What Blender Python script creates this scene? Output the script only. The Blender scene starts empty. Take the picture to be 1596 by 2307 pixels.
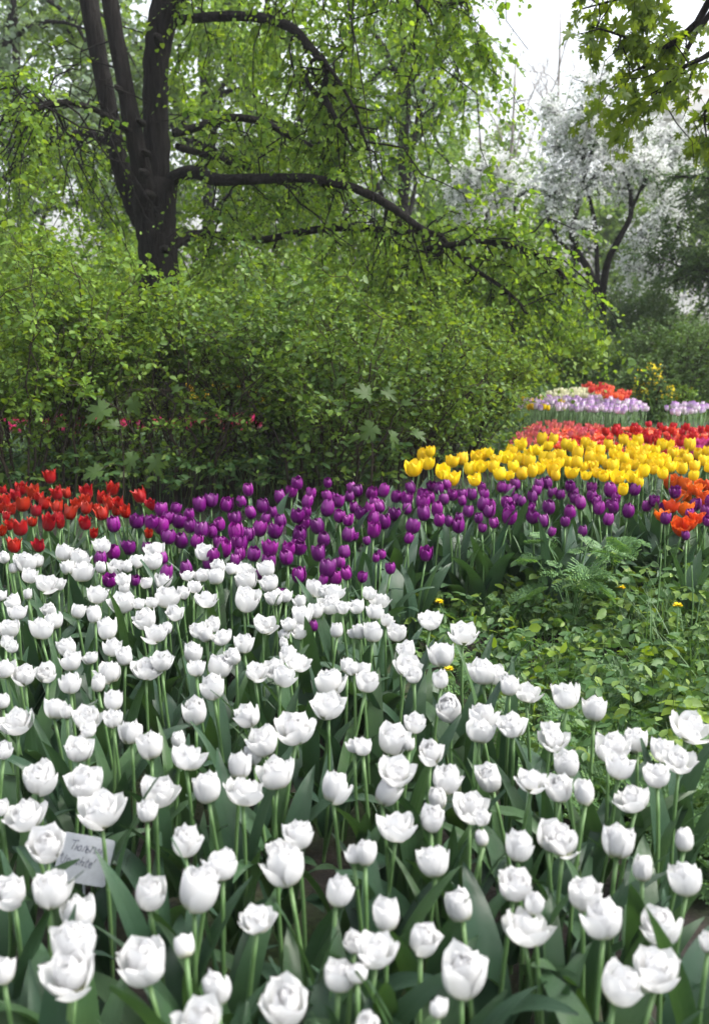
import bpy, math, random
import numpy as np
from mathutils import Vector, Euler

# ------------------------------------------------------------------ camera, sky, sun, exposure
sc = bpy.context.scene
COL = sc.collection
CAM_Z, PITCH, FPX = 1.5, math.radians(12.65), 2242.0
cam_d = bpy.data.cameras.new('camera')
cam = bpy.data.objects.new('camera', cam_d)
COL.objects.link(cam)
cam.location = (0, 0, CAM_Z)
cam.rotation_euler = (math.radians(90) - PITCH, 0, 0)
cam_d.lens, cam_d.sensor_width, cam_d.sensor_fit = 35.0, 36.0, 'AUTO'
cam_d.clip_start, cam_d.clip_end = 0.05, 2000
cam_d.dof.use_dof = True
cam_d.dof.focus_distance = 3.9
cam_d.dof.aperture_fstop = 3.2
cam_d.dof.aperture_blades = 7
sc.camera = cam

SUN_EL, SUN_AZ = math.radians(54), math.radians(95)      # azimuth from +Y (away from the camera) towards +X
world = bpy.data.worlds.new('World')
sc.world = world
world.use_nodes = True
nt = world.node_tree
for n in list(nt.nodes):
    nt.nodes.remove(n)
wo = nt.nodes.new('ShaderNodeOutputWorld')
bg = nt.nodes.new('ShaderNodeBackground')
sky = nt.nodes.new('ShaderNodeTexSky')
sky.sky_type = 'NISHITA'
sky.sun_disc = False
sky.sun_elevation = SUN_EL
sky.sun_rotation = SUN_AZ
sky.dust_density = 4.0
sky.air_density = 1.0
hsv = nt.nodes.new('ShaderNodeHueSaturation')            # overcast: the blue is veiled by bright cloud
hsv.inputs['Saturation'].default_value = 0.30
nt.links.new(sky.outputs[0], hsv.inputs['Color'])
nt.links.new(hsv.outputs[0], bg.inputs[0])
bg.inputs[1].default_value = 0.15
nt.links.new(bg.outputs[0], wo.inputs[0])

sun_d = bpy.data.lights.new('sun', 'SUN')
sun = bpy.data.objects.new('sun', sun_d)
COL.objects.link(sun)
sun_d.energy = 1.5
sun_d.angle = math.radians(35)
sun_d.color = (1.0, 0.95, 0.86)
sdir = Vector((math.sin(SUN_AZ) * math.cos(SUN_EL), math.cos(SUN_AZ) * math.cos(SUN_EL), math.sin(SUN_EL)))
sun.rotation_euler = (-sdir).to_track_quat('-Z', 'Y').to_euler()
sun.location = sdir * 30

sc.view_settings.view_transform = 'Standard'
sc.view_settings.look = 'None'
sc.view_settings.exposure = 1.55
sc.view_settings.gamma = 1.0
sc.render.engine = 'CYCLES'
cy = sc.cycles
cy.use_denoising = True
cy.max_bounces, cy.diffuse_bounces, cy.glossy_bounces, cy.transmission_bounces = 7, 5, 2, 4
cy.use_adaptive_sampling = True
cy.adaptive_threshold = 0.02

rng = np.random.default_rng(7)
random.seed(7)
A = np.array

# ------------------------------------------------------------------ pixel (1596 wide) -> ray -> point
FW = A((0, math.cos(PITCH), -math.sin(PITCH)))
UP = A((0, math.sin(PITCH), math.cos(PITCH)))
C0 = A((0, 0, CAM_Z))


def ray(px, py):
    return FW + A((1, 0, 0)) * (px - 798) / FPX + UP * (1153 - py) / FPX


def on_z(px, py, z):
    """the point at height z seen at a pixel, and its depth"""
    d = ray(px, py)
    t = (z - CAM_Z) / d[2]
    return C0 + d * t, t


def at_y(px, py, y):
    d = ray(px, py)
    return C0 + d * (y / d[1])


Z = 1.5346
QS = 1596 / 2076


def zoomed(lst, ox, oy):
    """zoomed-crop coordinates -> 1596-wide coordinates"""
    out = []
    for e in lst:
        out.append(((ox + e[0] / Z) * QS, (oy + e[1] / Z) * QS, e[2] / Z * QS) + tuple(e[3:]))
    return out


# ------------------------------------------------------------------ object helpers
def tag(o, label=None, cat=None, group=None, kind=None):
    if label:
        o['label'] = label
    if cat:
        o['category'] = cat
    if group:
        o['group'] = group
    if kind:
        o['kind'] = kind
    return o


def empty(name, loc, label=None, cat=None, group=None, rz=0.0):
    o = bpy.data.objects.new(name, None)
    o.empty_display_size = 0.05
    COL.objects.link(o)
    o.location = loc
    o.rotation_euler = (0, 0, rz)
    return tag(o, label, cat, group)


def put(name, me, parent=None, loc=(0, 0, 0), rot=(0, 0, 0), scale=(1, 1, 1)):
    o = bpy.data.objects.new(name, me)
    COL.objects.link(o)
    o.parent = parent
    o.location, o.rotation_euler, o.scale = loc, rot, scale
    return o


class MB:
    def __init__(self):
        self.V, self.Q, self.T, self.UV, self.mq, self.mt, self.n = [], [], [], [], [], [], 0

    def add(self, V, Q=None, T=None, uv=None, mi=0):
        V = np.asarray(V, float).reshape(-1, 3)
        if Q is not None and len(Q):
            Q = np.asarray(Q, np.int64).reshape(-1, 4)
            self.Q.append(Q + self.n)
            self.mq.append(np.full(len(Q), mi))
        if T is not None and len(T):
            T = np.asarray(T, np.int64).reshape(-1, 3)
            self.T.append(T + self.n)
            self.mt.append(np.full(len(T), mi))
        self.V.append(V)
        self.UV.append(np.zeros((len(V), 2)) if uv is None else np.asarray(uv, float).reshape(-1, 2))
        self.n += len(V)
        return self

    def mesh(self, name, mats, smooth=True):
        me = bpy.data.meshes.new(name)
        V = np.concatenate(self.V)
        UV = np.concatenate(self.UV)
        Q = np.concatenate(self.Q) if self.Q else np.zeros((0, 4), np.int64)
        T = np.concatenate(self.T) if self.T else np.zeros((0, 3), np.int64)
        me.vertices.add(len(V))
        me.vertices.foreach_set('co', V.ravel().astype(np.float32))
        lv = np.concatenate([Q.ravel(), T.ravel()]).astype(np.int32)
        me.loops.add(len(lv))
        me.loops.foreach_set('vertex_index', lv)
        me.polygons.add(len(Q) + len(T))
        st = np.concatenate([np.arange(len(Q)) * 4, len(Q) * 4 + np.arange(len(T)) * 3]).astype(np.int32)
        me.polygons.foreach_set('loop_start', st)
        mi = np.concatenate(self.mq + self.mt).astype(np.int32)
        me.polygons.foreach_set('material_index', mi)
        me.polygons.foreach_set('use_smooth', np.full(len(mi), smooth, dtype=bool))
        uvl = me.uv_layers.new(name='UVMap')
        uvl.data.foreach_set('uv', UV[lv].ravel().astype(np.float32))
        for m in (mats if isinstance(mats, (list, tuple)) else [mats]):
            me.materials.append(m)
        me.update(calc_edges=True)
        return me

    def obj(self, name, mats, parent=None, loc=(0, 0, 0), smooth=True):
        return put(name, self.mesh(name, mats, smooth), parent, loc)


def nrm(a):
    return a / np.maximum(np.linalg.norm(a, axis=-1, keepdims=True), 1e-9)


def tube(mb, pts, rad, k=6, mi=0, wob=0.0, cap=True):
    pts = np.asarray(pts, float)
    n = len(pts)
    rad = np.broadcast_to(np.asarray(rad, float), (n,))
    tan = nrm(np.gradient(pts, axis=0))
    ref = A((0.31, 0.95, 0.1)) if abs(tan[0][2]) > 0.5 else A((0.05, 0.1, 1.0))
    s = nrm(np.cross(tan, ref))
    b = np.cross(tan, s)
    a = np.arange(k) / k * 2 * math.pi
    rr = rad[:, None] * (1 + (wob * rng.normal(size=(n, k)) if wob else 0))
    V = pts[:, None] + rr[..., None] * (np.cos(a)[None, :, None] * s[:, None] + np.sin(a)[None, :, None] * b[:, None])
    i = np.arange(n - 1)[:, None] * k
    j = np.arange(k)[None]
    j2 = (j + 1) % k
    Q = np.stack([i + j, i + j2, i + k + j2, i + k + j], -1).reshape(-1, 4)
    ln = np.concatenate([[0], np.cumsum(np.linalg.norm(np.diff(pts, axis=0), axis=1))])
    uv = np.stack([np.broadcast_to(j / k, (n, k)), np.broadcast_to(ln[:, None], (n, k))], -1)
    V = V.reshape(-1, 3)
    T = []
    if cap:
        V = np.concatenate([V, pts[-1:]])
        uv = np.concatenate([uv.reshape(-1, 2), [[0.5, ln[-1]]]])
        e = (n - 1) * k
        T = [(e + q, e + (q + 1) % k, n * k) for q in range(k)]
    mb.add(V, Q, T, uv, mi)


def spline(ctrl, n):
    """Catmull-Rom through control rows (any number of columns)"""
    c = np.asarray(ctrl, float)
    c = np.vstack([2 * c[0] - c[1], c, 2 * c[-1] - c[-2]])
    out = []
    m = len(c) - 3
    for t in np.linspace(0, m - 1e-6, n):
        i = int(t)
        u = t - i
        p0, p1, p2, p3 = c[i:i + 4]
        out.append(0.5 * (2 * p1 + (p2 - p0) * u + (2 * p0 - 5 * p1 + 4 * p2 - p3) * u * u + (3 * p1 - p0 - 3 * p2 + p3) * u ** 3))
    return A(out)


# leaf templates: rows (along, side, up), quads over a midrib fold
LEAF = (A([(0, 0, 0), (.30, .42, .07), (.72, .40, .05), (1, 0, -.06), (.72, -.40, .05), (.30, -.42, .07), (.5, 0, 0)]),
        A([(0, 6, 2, 1), (6, 3, 2, 2), (0, 5, 4, 6), (6, 4, 3, 3)]))
LEAF = (LEAF[0], None, A([(0, 6, 1), (6, 2, 1), (6, 3, 2), (0, 5, 6), (5, 4, 6), (4, 3, 6)]))
HEART = (A([(.05, 0, 0), (-.02, .30, .03), (.28, .55, .06), (.66, .40, .02), (1, 0, -.08), (.66, -.40, .02), (.28, -.55, .06), (-.02, -.30, .03), (.5, 0, -.03)]),
         None, A([(0, 8, 1), (1, 8, 2), (2, 8, 3), (3, 8, 4), (0, 7, 8), (7, 6, 8), (6, 5, 8), (5, 4, 8)]))
TOOTH = (A([(.5, 0, 0), (0, 0, 0), (.10, .22, .03), (.22, .26, .05), (.26, .38, .06), (.42, .36, .06), (.48, .44, .05), (.62, .34, .04), (.70, .36, .02), (.82, .18, 0), (1, 0, -.06),
            (.82, -.18, 0), (.70, -.36, .02), (.62, -.34, .04), (.48, -.44, .05), (.42, -.36, .06), (.26, -.38, .06), (.22, -.26, .05), (.10, -.22, .03)]),
         None, A([(0, 1 + i, 1 + (i + 1) % 18) for i in range(18)]))
BIT = (A([(0, 0, 0), (.45, .42, .05), (1, 0, -.05), (.45, -.42, .05)]), None, A([(0, 2, 1), (0, 3, 2)]))


def maple_template():
    out = [(0, 0)]
    spec = [(165, .34), (148, .50), (140, .36), (110, .62), (100, .55), (95, .82), (80, .58), (68, .44), (58, .86), (50, .78), (43, 1.02), (32, .74), (24, .52), (16, .98), (8, .90), (0, 1.22)]
    L = []
    for a, r in spec:
        a = math.radians(a)
        L.append((.1 + .82 * r * math.cos(a), .70 * r * math.sin(a)))
    ring = [(.1, 0)] + [(x, y) for x, y in L] + [(x, -y) for x, y in reversed(L[:-1])]
    V = [(.25, 0, 0)] + [(x * .82, y, .24 * abs(y) - .30 * x * x) for x, y in ring]
    n = len(ring)
    T = [(0, 1 + i, 1 + (i + 1) % n) for i in range(n)]
    return A(V), None, A(T)


MAPLE = maple_template()


def leaves(mb, P, D, N, L, W, tpl, mi=0):
    """many leaves at once: base points P, directions D, normals N, lengths L, width ratio W"""
    P, D, N = (np.asarray(q, float).reshape(-1, 3) for q in (P, D, N))
    D = nrm(D)
    S = nrm(np.cross(N, D))
    N = np.cross(D, S)
    n = len(P)
    L = np.broadcast_to(np.asarray(L, float), (n,))[:, None, None]
    t = tpl[0]
    V = P[:, None] + L * (D[:, None] * t[None, :, 0:1] + S[:, None] * t[None, :, 1:2] * W + N[:, None] * t[None, :, 2:3])
    off = (np.arange(n) * len(t))[:, None, None]
    uv = np.broadcast_to(t[None, :, :2], (n, len(t), 2))
    mb.add(V, None if tpl[1] is None else tpl[1][None] + off, None if tpl[2] is None else tpl[2][None] + off, uv, mi)


def rdir(n, up=0.0, r=None):
    v = (r or rng).normal(size=(n, 3))
    v = nrm(v)
    v[:, 2] += up
    return nrm(v)


def twigs(lm, wm, start, dirs, length, k=9, leafL=.045, leafW=.8, droop=.25, tpl=LEAF, wr=.0025, flat=.7, mi=0, wmi=0, hang=.15, jit=.35):
    """a spray per row: a thin stem with k leaves set alternately along it"""
    start, dirs = np.asarray(start, float), nrm(np.asarray(dirs, float))
    n = len(start)
    length = np.broadcast_to(np.asarray(length, float), (n,))
    s = (np.arange(k) + .6) / k
    pos = start[:, None] + dirs[:, None] * (length[:, None] * s)[..., None]
    pos[..., 2] -= droop * length[:, None] * s ** 2
    tan = np.repeat(dirs[:, None], k, 1).copy()
    tan[..., 2] -= 2 * droop * s
    tan = nrm(tan)
    side = nrm(np.cross(tan, A((0, 0, 1.0)) + .25 * rng.normal(size=(n, 1, 3))))
    sg = np.where((np.arange(k) % 2) == 0, 1.0, -1.0)[None, :, None]
    d = tan * .65 + side * sg * .8 + rng.normal(size=(n, k, 3)) * jit
    d[..., 2] -= hang
    d = nrm(d)
    nn = A((0, 0, 1.0)) * flat + rng.normal(size=(n, k, 3)) * .5
    ll = leafL * rng.uniform(.45, 1.3, size=(n, k)) * rng.uniform(.8, 1.2, size=(n, 1)) * (1.05 - .35 * s)
    leaves(lm, pos.reshape(-1, 3), d.reshape(-1, 3), nn.reshape(-1, 3), ll.ravel(), leafW, tpl, mi)
    if wm is not None:
        q = A([0, .5, 1.0])
        pp = start[:, None] + dirs[:, None] * (length[:, None] * q)[..., None]
        pp[..., 2] -= droop * length[:, None] * q ** 2
        s1 = nrm(np.cross(dirs, A((.3, .2, 1.0))))
        s2 = np.cross(dirs, s1)
        a = np.arange(3) / 3 * 2 * math.pi
        rr = wr * A([1, .7, .3])
        V = pp[:, :, None] + rr[None, :, None, None] * (np.cos(a)[None, None, :, None] * s1[:, None, None] + np.sin(a)[None, None, :, None] * s2[:, None, None])
        base = (np.arange(n) * 9)[:, None, None]
        f = A([(i * 3 + j, i * 3 + (j + 1) % 3, i * 3 + 3 + (j + 1) % 3, i * 3 + 3 + j) for i in range(2) for j in range(3)])
        wm.add(V, f[None] + base, None, None, wmi)


# ------------------------------------------------------------------ materials
def newmat(name):
    m = bpy.data.materials.new(name)
    m.use_nodes = True
    t = m.node_tree
    for n in list(t.nodes):
        t.nodes.remove(n)
    return m, t, t.nodes.new('ShaderNodeOutputMaterial')


def ramp(t, fac, stops):
    r = t.nodes.new('ShaderNodeValToRGB')
    e = r.color_ramp.elements
    while len(e) < len(stops):
        e.new(0.5)
    for q, (p, c) in zip(e, stops):
        q.position, q.color = p, (*c, 1)
    t.links.new(fac, r.inputs[0])
    return r.outputs[0]


def leafmat(name, cols, trans, tcol=None, rough=.5, spec=.35, island=True, bump=0.0):
    """cols: dark..light colours picked per leaf; trans: share of light let through"""
    m, t, out = newmat(name)
    p = t.nodes.new('ShaderNodeBsdfPrincipled')
    p.inputs['Roughness'].default_value = rough
    p.inputs['Specular IOR Level'].default_value = spec
    if island:
        g = t.nodes.new('ShaderNodeNewGeometry')
        f = g.outputs['Random Per Island']
    else:
        f = t.nodes.new('ShaderNodeObjectInfo').outputs['Random']
    if not island:
        tc = t.nodes.new('ShaderNodeTexCoord')
        nz = t.nodes.new('ShaderNodeTexNoise')
        nz.inputs['Scale'].default_value = 9
        nz.inputs['Detail'].default_value = 4
        t.links.new(tc.outputs['Object'], nz.inputs[0])
        ma = t.nodes.new('ShaderNodeMath')
        ma.operation = 'MULTIPLY_ADD'
        ma.inputs[1].default_value = .9
        t.links.new(nz.outputs[0], ma.inputs[0])
        mb_ = t.nodes.new('ShaderNodeMath')
        mb_.operation = 'MULTIPLY_ADD'
        mb_.inputs[1].default_value = .75
        mb_.inputs[2].default_value = -.32
        t.links.new(f, mb_.inputs[0])
        t.links.new(mb_.outputs[0], ma.inputs[2])
        f = ma.outputs[0]
    k = len(cols)
    c = ramp(t, f, [(i / max(1, k - 1), q) for i, q in enumerate(cols)])
    t.links.new(c, p.inputs['Base Color'])
    tr = t.nodes.new('ShaderNodeBsdfTranslucent')
    mul = t.nodes.new('ShaderNodeMix')
    mul.data_type = 'RGBA'
    mul.blend_type = 'MULTIPLY'
    mul.inputs[0].default_value = 1.0
    t.links.new(c, mul.inputs[6])
    mul.inputs[7].default_value = (*(tcol or (1.7, 1.5, .6)), 1)
    t.links.new(mul.outputs[2], tr.inputs[0])
    mx = t.nodes.new('ShaderNodeMixShader')
    mx.inputs[0].default_value = trans
    t.links.new(p.outputs[0], mx.inputs[1])
    t.links.new(tr.outputs[0], mx.inputs[2])
    t.links.new(mx.outputs[0], out.inputs[0])
    if bump:
        uvn = t.nodes.new('ShaderNodeUVMap')
        w = t.nodes.new('ShaderNodeTexWave')
        w.inputs['Scale'].default_value = 6
        w.inputs['Distortion'].default_value = .6
        t.links.new(uvn.outputs[0], w.inputs[0])
        b = t.nodes.new('ShaderNodeBump')
        b.inputs['Strength'].default_value = bump
        b.inputs['Distance'].default_value = .003
        t.links.new(w.outputs[1], b.inputs['Height'])
        t.links.new(b.outputs[0], p.inputs['Normal'])
    return m


def petalmat(name, stops, trans=.25, rough=.45, edge=None, hue=.0, val=.12, spec=.4, stripes=.25):
    """stops along the petal (UV v: 0 base .. 1 tip); edge: (colour) near the margins"""
    m, t, out = newmat(name)
    L = t.links.new
    uv = t.nodes.new('ShaderNodeUVMap')
    sep = t.nodes.new('ShaderNodeSeparateXYZ')
    L(uv.outputs[0], sep.inputs[0])
    c = ramp(t, sep.outputs[1], stops)
    if edge:
        ab = t.nodes.new('ShaderNodeMath')
        ab.operation = 'ABSOLUTE'
        L(sep.outputs[0], ab.inputs[0])
        mxv = t.nodes.new('ShaderNodeMath')
        mxv.operation = 'MAXIMUM'
        L(ab.outputs[0], mxv.inputs[0])
        L(sep.outputs[1], mxv.inputs[1])
        nz = t.nodes.new('ShaderNodeTexNoise')
        nz.inputs['Scale'].default_value = 9
        L(uv.outputs[0], nz.inputs[0])
        ad = t.nodes.new('ShaderNodeMath')
        ad.operation = 'MULTIPLY_ADD'
        L(nz.outputs[0], ad.inputs[0])
        ad.inputs[1].default_value = .35
        L(mxv.outputs[0], ad.inputs[2])
        fr = ramp(t, ad.outputs[0], [(edge[1], (0, 0, 0)), (edge[2], (1, 1, 1))])
        mx = t.nodes.new('ShaderNodeMix')
        mx.data_type = 'RGBA'
        L(fr, mx.inputs[0])
        L(c, mx.inputs[6])
        mx.inputs[7].default_value = (*edge[0], 1)
        c = mx.outputs[2]
    oi = t.nodes.new('ShaderNodeObjectInfo')
    hs = t.nodes.new('ShaderNodeHueSaturation')
    mr = t.nodes.new('ShaderNodeMapRange')
    L(oi.outputs['Random'], mr.inputs[0])
    mr.inputs[3].default_value, mr.inputs[4].default_value = 1 - val, 1 + val * .4
    L(mr.outputs[0], hs.inputs['Value'])
    mh = t.nodes.new('ShaderNodeMapRange')
    L(oi.outputs['Random'], mh.inputs[0])
    mh.inputs[3].default_value, mh.inputs[4].default_value = .5 - hue, .5 + hue
    L(mh.outputs[0], hs.inputs['Hue'])
    L(c, hs.inputs['Color'])
    p = t.nodes.new('ShaderNodeBsdfPrincipled')
    p.inputs['Roughness'].default_value = rough
    p.inputs['Specular IOR Level'].default_value = spec
    L(hs.outputs[0], p.inputs['Base Color'])
    wv = t.nodes.new('ShaderNodeTexNoise')
    wv.inputs['Scale'].default_value = 1
    mp = t.nodes.new('ShaderNodeMapping')
    mp.inputs['Scale'].default_value = (14, 1.2, 1)
    L(uv.outputs[0], mp.inputs[0])
    L(mp.outputs[0], wv.inputs[0])
    b = t.nodes.new('ShaderNodeBump')
    b.inputs['Strength'].default_value = stripes
    b.inputs['Distance'].default_value = .004
    L(wv.outputs[0], b.inputs['Height'])
    L(b.outputs[0], p.inputs['Normal'])
    tr = t.nodes.new('ShaderNodeBsdfTranslucent')
    L(hs.outputs[0], tr.inputs[0])
    ms = t.nodes.new('ShaderNodeMixShader')
    ms.inputs[0].default_value = trans
    L(p.outputs[0], ms.inputs[1])
    L(tr.outputs[0], ms.inputs[2])
    L(ms.outputs[0], out.inputs[0])
    return m


def barkmat(name, c1, c2, scale=14, bump=.6):
    m, t, out = newmat(name)
    L = t.links.new
    p = t.nodes.new('ShaderNodeBsdfPrincipled')
    p.inputs['Roughness'].default_value = .9
    p.inputs['Specular IOR Level'].default_value = .15
    tc = t.nodes.new('ShaderNodeTexCoord')
    mp = t.nodes.new('ShaderNodeMapping')
    mp.inputs['Scale'].default_value = (scale, scale, scale * .16)
    L(tc.outputs['Object'], mp.inputs[0])
    nz = t.nodes.new('ShaderNodeTexNoise')
    nz.inputs['Detail'].default_value = 7
    nz.inputs['Roughness'].default_value = .65
    nz.inputs['Scale'].default_value = 1.6
    L(mp.outputs[0], nz.inputs[0])
    L(ramp(t, nz.outputs[0], [(.3, c1), (.7, c2)]), p.inputs['Base Color'])
    b = t.nodes.new('ShaderNodeBump')
    b.inputs['Strength'].default_value = bump
    b.inputs['Distance'].default_value = .06
    L(nz.outputs[0], b.inputs['Height'])
    L(b.outputs[0], p.inputs['Normal'])
    L(p.outputs[0], out.inputs[0])
    return m


def plain(name, c, rough=.6, spec=.3):
    m, t, out = newmat(name)
    p = t.nodes.new('ShaderNodeBsdfPrincipled')
    nz = t.nodes.new('ShaderNodeTexNoise')
    nz.inputs['Scale'].default_value = 7
    nz.inputs['Detail'].default_value = 5
    t.links.new(ramp(t, nz.outputs[0], [(.25, tuple(q * .85 for q in c)), (.75, tuple(min(1, q * 1.08) for q in c))]), p.inputs['Base Color'])
    p.inputs['Roughness'].default_value = rough
    p.inputs['Specular IOR Level'].default_value = spec
    t.links.new(p.outputs[0], out.inputs[0])
    return m


M = {}
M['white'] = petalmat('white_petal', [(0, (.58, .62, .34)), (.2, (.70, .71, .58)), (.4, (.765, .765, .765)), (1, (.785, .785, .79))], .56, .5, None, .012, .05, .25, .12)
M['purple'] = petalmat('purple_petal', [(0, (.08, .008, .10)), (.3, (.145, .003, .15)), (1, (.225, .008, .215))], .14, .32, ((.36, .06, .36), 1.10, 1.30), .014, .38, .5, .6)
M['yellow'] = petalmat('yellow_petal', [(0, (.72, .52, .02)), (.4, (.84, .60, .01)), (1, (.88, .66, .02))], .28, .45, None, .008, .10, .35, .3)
M['redorange'] = petalmat('flame_petal', [(0, (.20, .003, .008)), (.55, (.29, .005, .008)), (1, (.40, .016, .006))], .15, .34, ((.85, .20, .012), 1.10, 1.22), .008, .18, .4, .35)
M['orange'] = petalmat('orange_petal', [(0, (.70, .09, .01)), (.5, (.78, .10, .012)), (1, (.80, .15, .02))], .28, .45, None, .012, .15, .35, .3)
M['crimson'] = petalmat('crimson_petal', [(0, (.38, .006, .012)), (1, (.60, .014, .020))], .2, .4, None, .01, .25, .4, .3)
M['scarlet'] = petalmat('scarlet_petal', [(0, (.72, .06, .03)), (.6, (.80, .085, .045)), (1, (.82, .16, .10))], .25, .38, ((.85, .45, .40), 1.05, 1.25), .015, .25, .4, .3)  # pale pink margins: glints on the reflective petal rims, painted into the colour
M['pink'] = petalmat('pink_petal', [(0, (.75, .45, .55)), (.5, (.70, .12, .38)), (1, (.66, .07, .30))], .25, .45, None, .02, .2, .4, .3)
M['coral'] = petalmat('coral_petal', [(0, (.70, .30, .22)), (1, (.66, .10, .13))], .25, .45, None, .02, .2, .4, .3)
M['magenta'] = petalmat('magenta_petal', [(0, (.80, .70, .68)), (.35, (.75, .50, .52)), (.6, (.72, .04, .20)), (1, (.72, .03, .19))], .25, .45, None, .01, .2, .4, .3)
M['lilac'] = petalmat('lilac_petal', [(0, (.82, .78, .82)), (.45, (.76, .66, .79)), (1, (.44, .22, .56))], .25, .45, None, .015, .12, .4, .3)
M['violetwhite'] = petalmat('pale_violet_petal', [(0, (.80, .77, .79)), (.7, (.78, .70, .78)), (1, (.60, .40, .64))], .25, .45, None, .015, .12, .4, .3)
M['cream'] = petalmat('cream_petal', [(0, (.72, .74, .45)), (1, (.82, .80, .60))], .25, .45, None, .008, .1, .4, .3)
M['stem'] = leafmat('tulip_stem', [(.090, .173, .060), (.128, .225, .083)], .05, rough=.45, island=False)
M['tleaf'] = leafmat('tulip_leaf', [(.028, .065, .039), (.039, .086, .048), (.048, .102, .046), (.065, .134, .043)], .16, (1.5, 1.6, .6), .33, .55, False, .45)
M['shrub'] = leafmat('shrub_leaf', [(.068, .142, .027), (.108, .203, .032), (.135, .243, .035), (.203, .317, .041)], .42, (1.7, 1.45, .5), .5, .3)
M['shrubdeep'] = leafmat('deep_shrub_leaf', [(.050, .110, .024), (.072, .145, .028), (.10, .185, .032), (.16, .26, .036)], .38, (1.6, 1.45, .5), .45, .35)
M['linden'] = leafmat('linden_leaf', [(.072, .150, .026), (.124, .227, .029), (.169, .280, .034), (.215, .325, .039)], .52, (1.6, 1.5, .65), .5, .3)
M['maple'] = leafmat('maple_leaf', [(.065, .120, .018), (.10, .170, .022), (.15, .23, .024)], .58, (1.8, 1.55, .45), .45, .35)
M['sapling'] = leafmat('maple_sapling_leaf', [(.041, .082, .021), (.053, .102, .023), (.066, .123, .025)], .32, (1.6, 1.5, .5), .5, .35)
M['farleaf'] = leafmat('far_leaf', [(.102, .187, .047), (.156, .265, .053), (.218, .336, .062)], .45, (1.6, 1.5, .6), .6, .25)
M['blue_leaf'] = leafmat('poplar_leaf', [(.098, .150, .098), (.130, .195, .117), (.169, .234, .143)], .40, (1.4, 1.4, .8), .5, .35)
M['dark'] = leafmat('dark_leaf', [(.042, .090, .033), (.068, .128, .039), (.090, .165, .042)], .3, (1.5, 1.5, .6), .55, .3)
M['hedge'] = leafmat('hedge_leaf', [(.059, .112, .037), (.085, .157, .042), (.112, .190, .047)], .3, (1.5, 1.5, .6), .55, .3)
M['larch'] = leafmat('larch_needles', [(.104, .208, .065), (.143, .260, .078)], .45, (1.5, 1.5, .7), .6, .2)
M['blossom'] = leafmat('apple_blossom', [(.86, .87, .87), (.89, .90, .90), (.90, .91, .91)], .5, (1.0, 1.0, 1.0), .6, .2)
M['appleleaf'] = leafmat('apple_leaf', [(.078, .137, .065), (.111, .182, .078)], .35, (1.5, 1.5, .6), .5, .3)
M['weed'] = leafmat('weed_leaf', [(.038, .090, .029), (.058, .132, .040), (.078, .157, .056), (.101, .179, .045), (.157, .235, .039)], .32, (1.6, 1.5, .5), .5, .35)
M['weedbright'] = leafmat('bright_weed_leaf', [(.16, .26, .025), (.20, .30, .03)], .4, (1.5, 1.4, .5), .5, .35)
M['fern'] = leafmat('fern_leaf', [(.067, .143, .060), (.097, .196, .074), (.134, .240, .074)], .3, (1.5, 1.5, .6), .5, .35)
M['grass'] = leafmat('grass_blade', [(.050, .110, .040), (.075, .150, .050), (.10, .18, .06)], .3, (1.5, 1.5, .6), .5, .35)
M['bark'] = barkmat('dark_bark', (.005, .004, .004), (.026, .023, .022), 18, 1.0)
M['cane'] = barkmat('shrub_cane', (.022, .017, .013), (.06, .048, .036), 30, .3)
M['greybark'] = barkmat('grey_bark', (.18, .16, .15), (.34, .31, .29), 12, .4)
M['dandelion'] = plain('dandelion_yellow', (.85, .66, .01), .7)
M['bushyellow'] = leafmat('yellow_bush_flower', [(.75, .55, .01), (.85, .66, .03)], .3, (1, 1, 1), .6, .2)
M['sign'] = plain('label_plastic', (.50, .52, .57), .4, .4)
M['ink'] = plain('label_ink', (.055, .060, .10), .6)
M['wallstone'] = plain('pale_stone', (.74, .72, .70), .8)
M['pane'] = plain('window_glass', (.10, .12, .14), .12, .6)
M['roofmetal'] = plain('roof_metal', (.35, .36, .38), .5)
M['wood_end'] = M['cane']


def soil():
    m, t, out = newmat('garden_soil')
    L = t.links.new
    p = t.nodes.new('ShaderNodeBsdfPrincipled')
    p.inputs['Roughness'].default_value = .95
    tc = t.nodes.new('ShaderNodeTexCoord')
    n1 = t.nodes.new('ShaderNodeTexNoise')
    n1.inputs['Scale'].default_value = 22
    n1.inputs['Detail'].default_value = 9
    L(tc.outputs['Object'], n1.inputs[0])
    c1 = ramp(t, n1.outputs[0], [(.3, (.006, .005, .004)), (.7, (.024, .018, .013))])
    n2 = t.nodes.new('ShaderNodeTexNoise')
    n2.inputs['Scale'].default_value = .9
    n2.inputs['Detail'].default_value = 6
    L(tc.outputs['Object'], n2.inputs[0])
    f = ramp(t, n2.outputs[0], [(.45, (0, 0, 0)), (.6, (1, 1, 1))])
    n3 = t.nodes.new('ShaderNodeTexNoise')
    n3.inputs['Scale'].default_value = 60
    L(tc.outputs['Object'], n3.inputs[0])
    c2 = ramp(t, n3.outputs[0], [(.3, (.022, .042, .012)), (.7, (.060, .100, .024))])
    mx = t.nodes.new('ShaderNodeMix')
    mx.data_type = 'RGBA'
    L(f, mx.inputs[0])
    L(c1, mx.inputs[6])
    L(c2, mx.inputs[7])
    L(mx.outputs[2], p.inputs['Base Color'])
    b = t.nodes.new('ShaderNodeBump')
    b.inputs['Distance'].default_value = .02
    L(n1.outputs[0], b.inputs['Height'])
    L(b.outputs[0], p.inputs['Normal'])
    L(p.outputs[0], out.inputs[0])
    return m


M['soil'] = soil()

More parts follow.
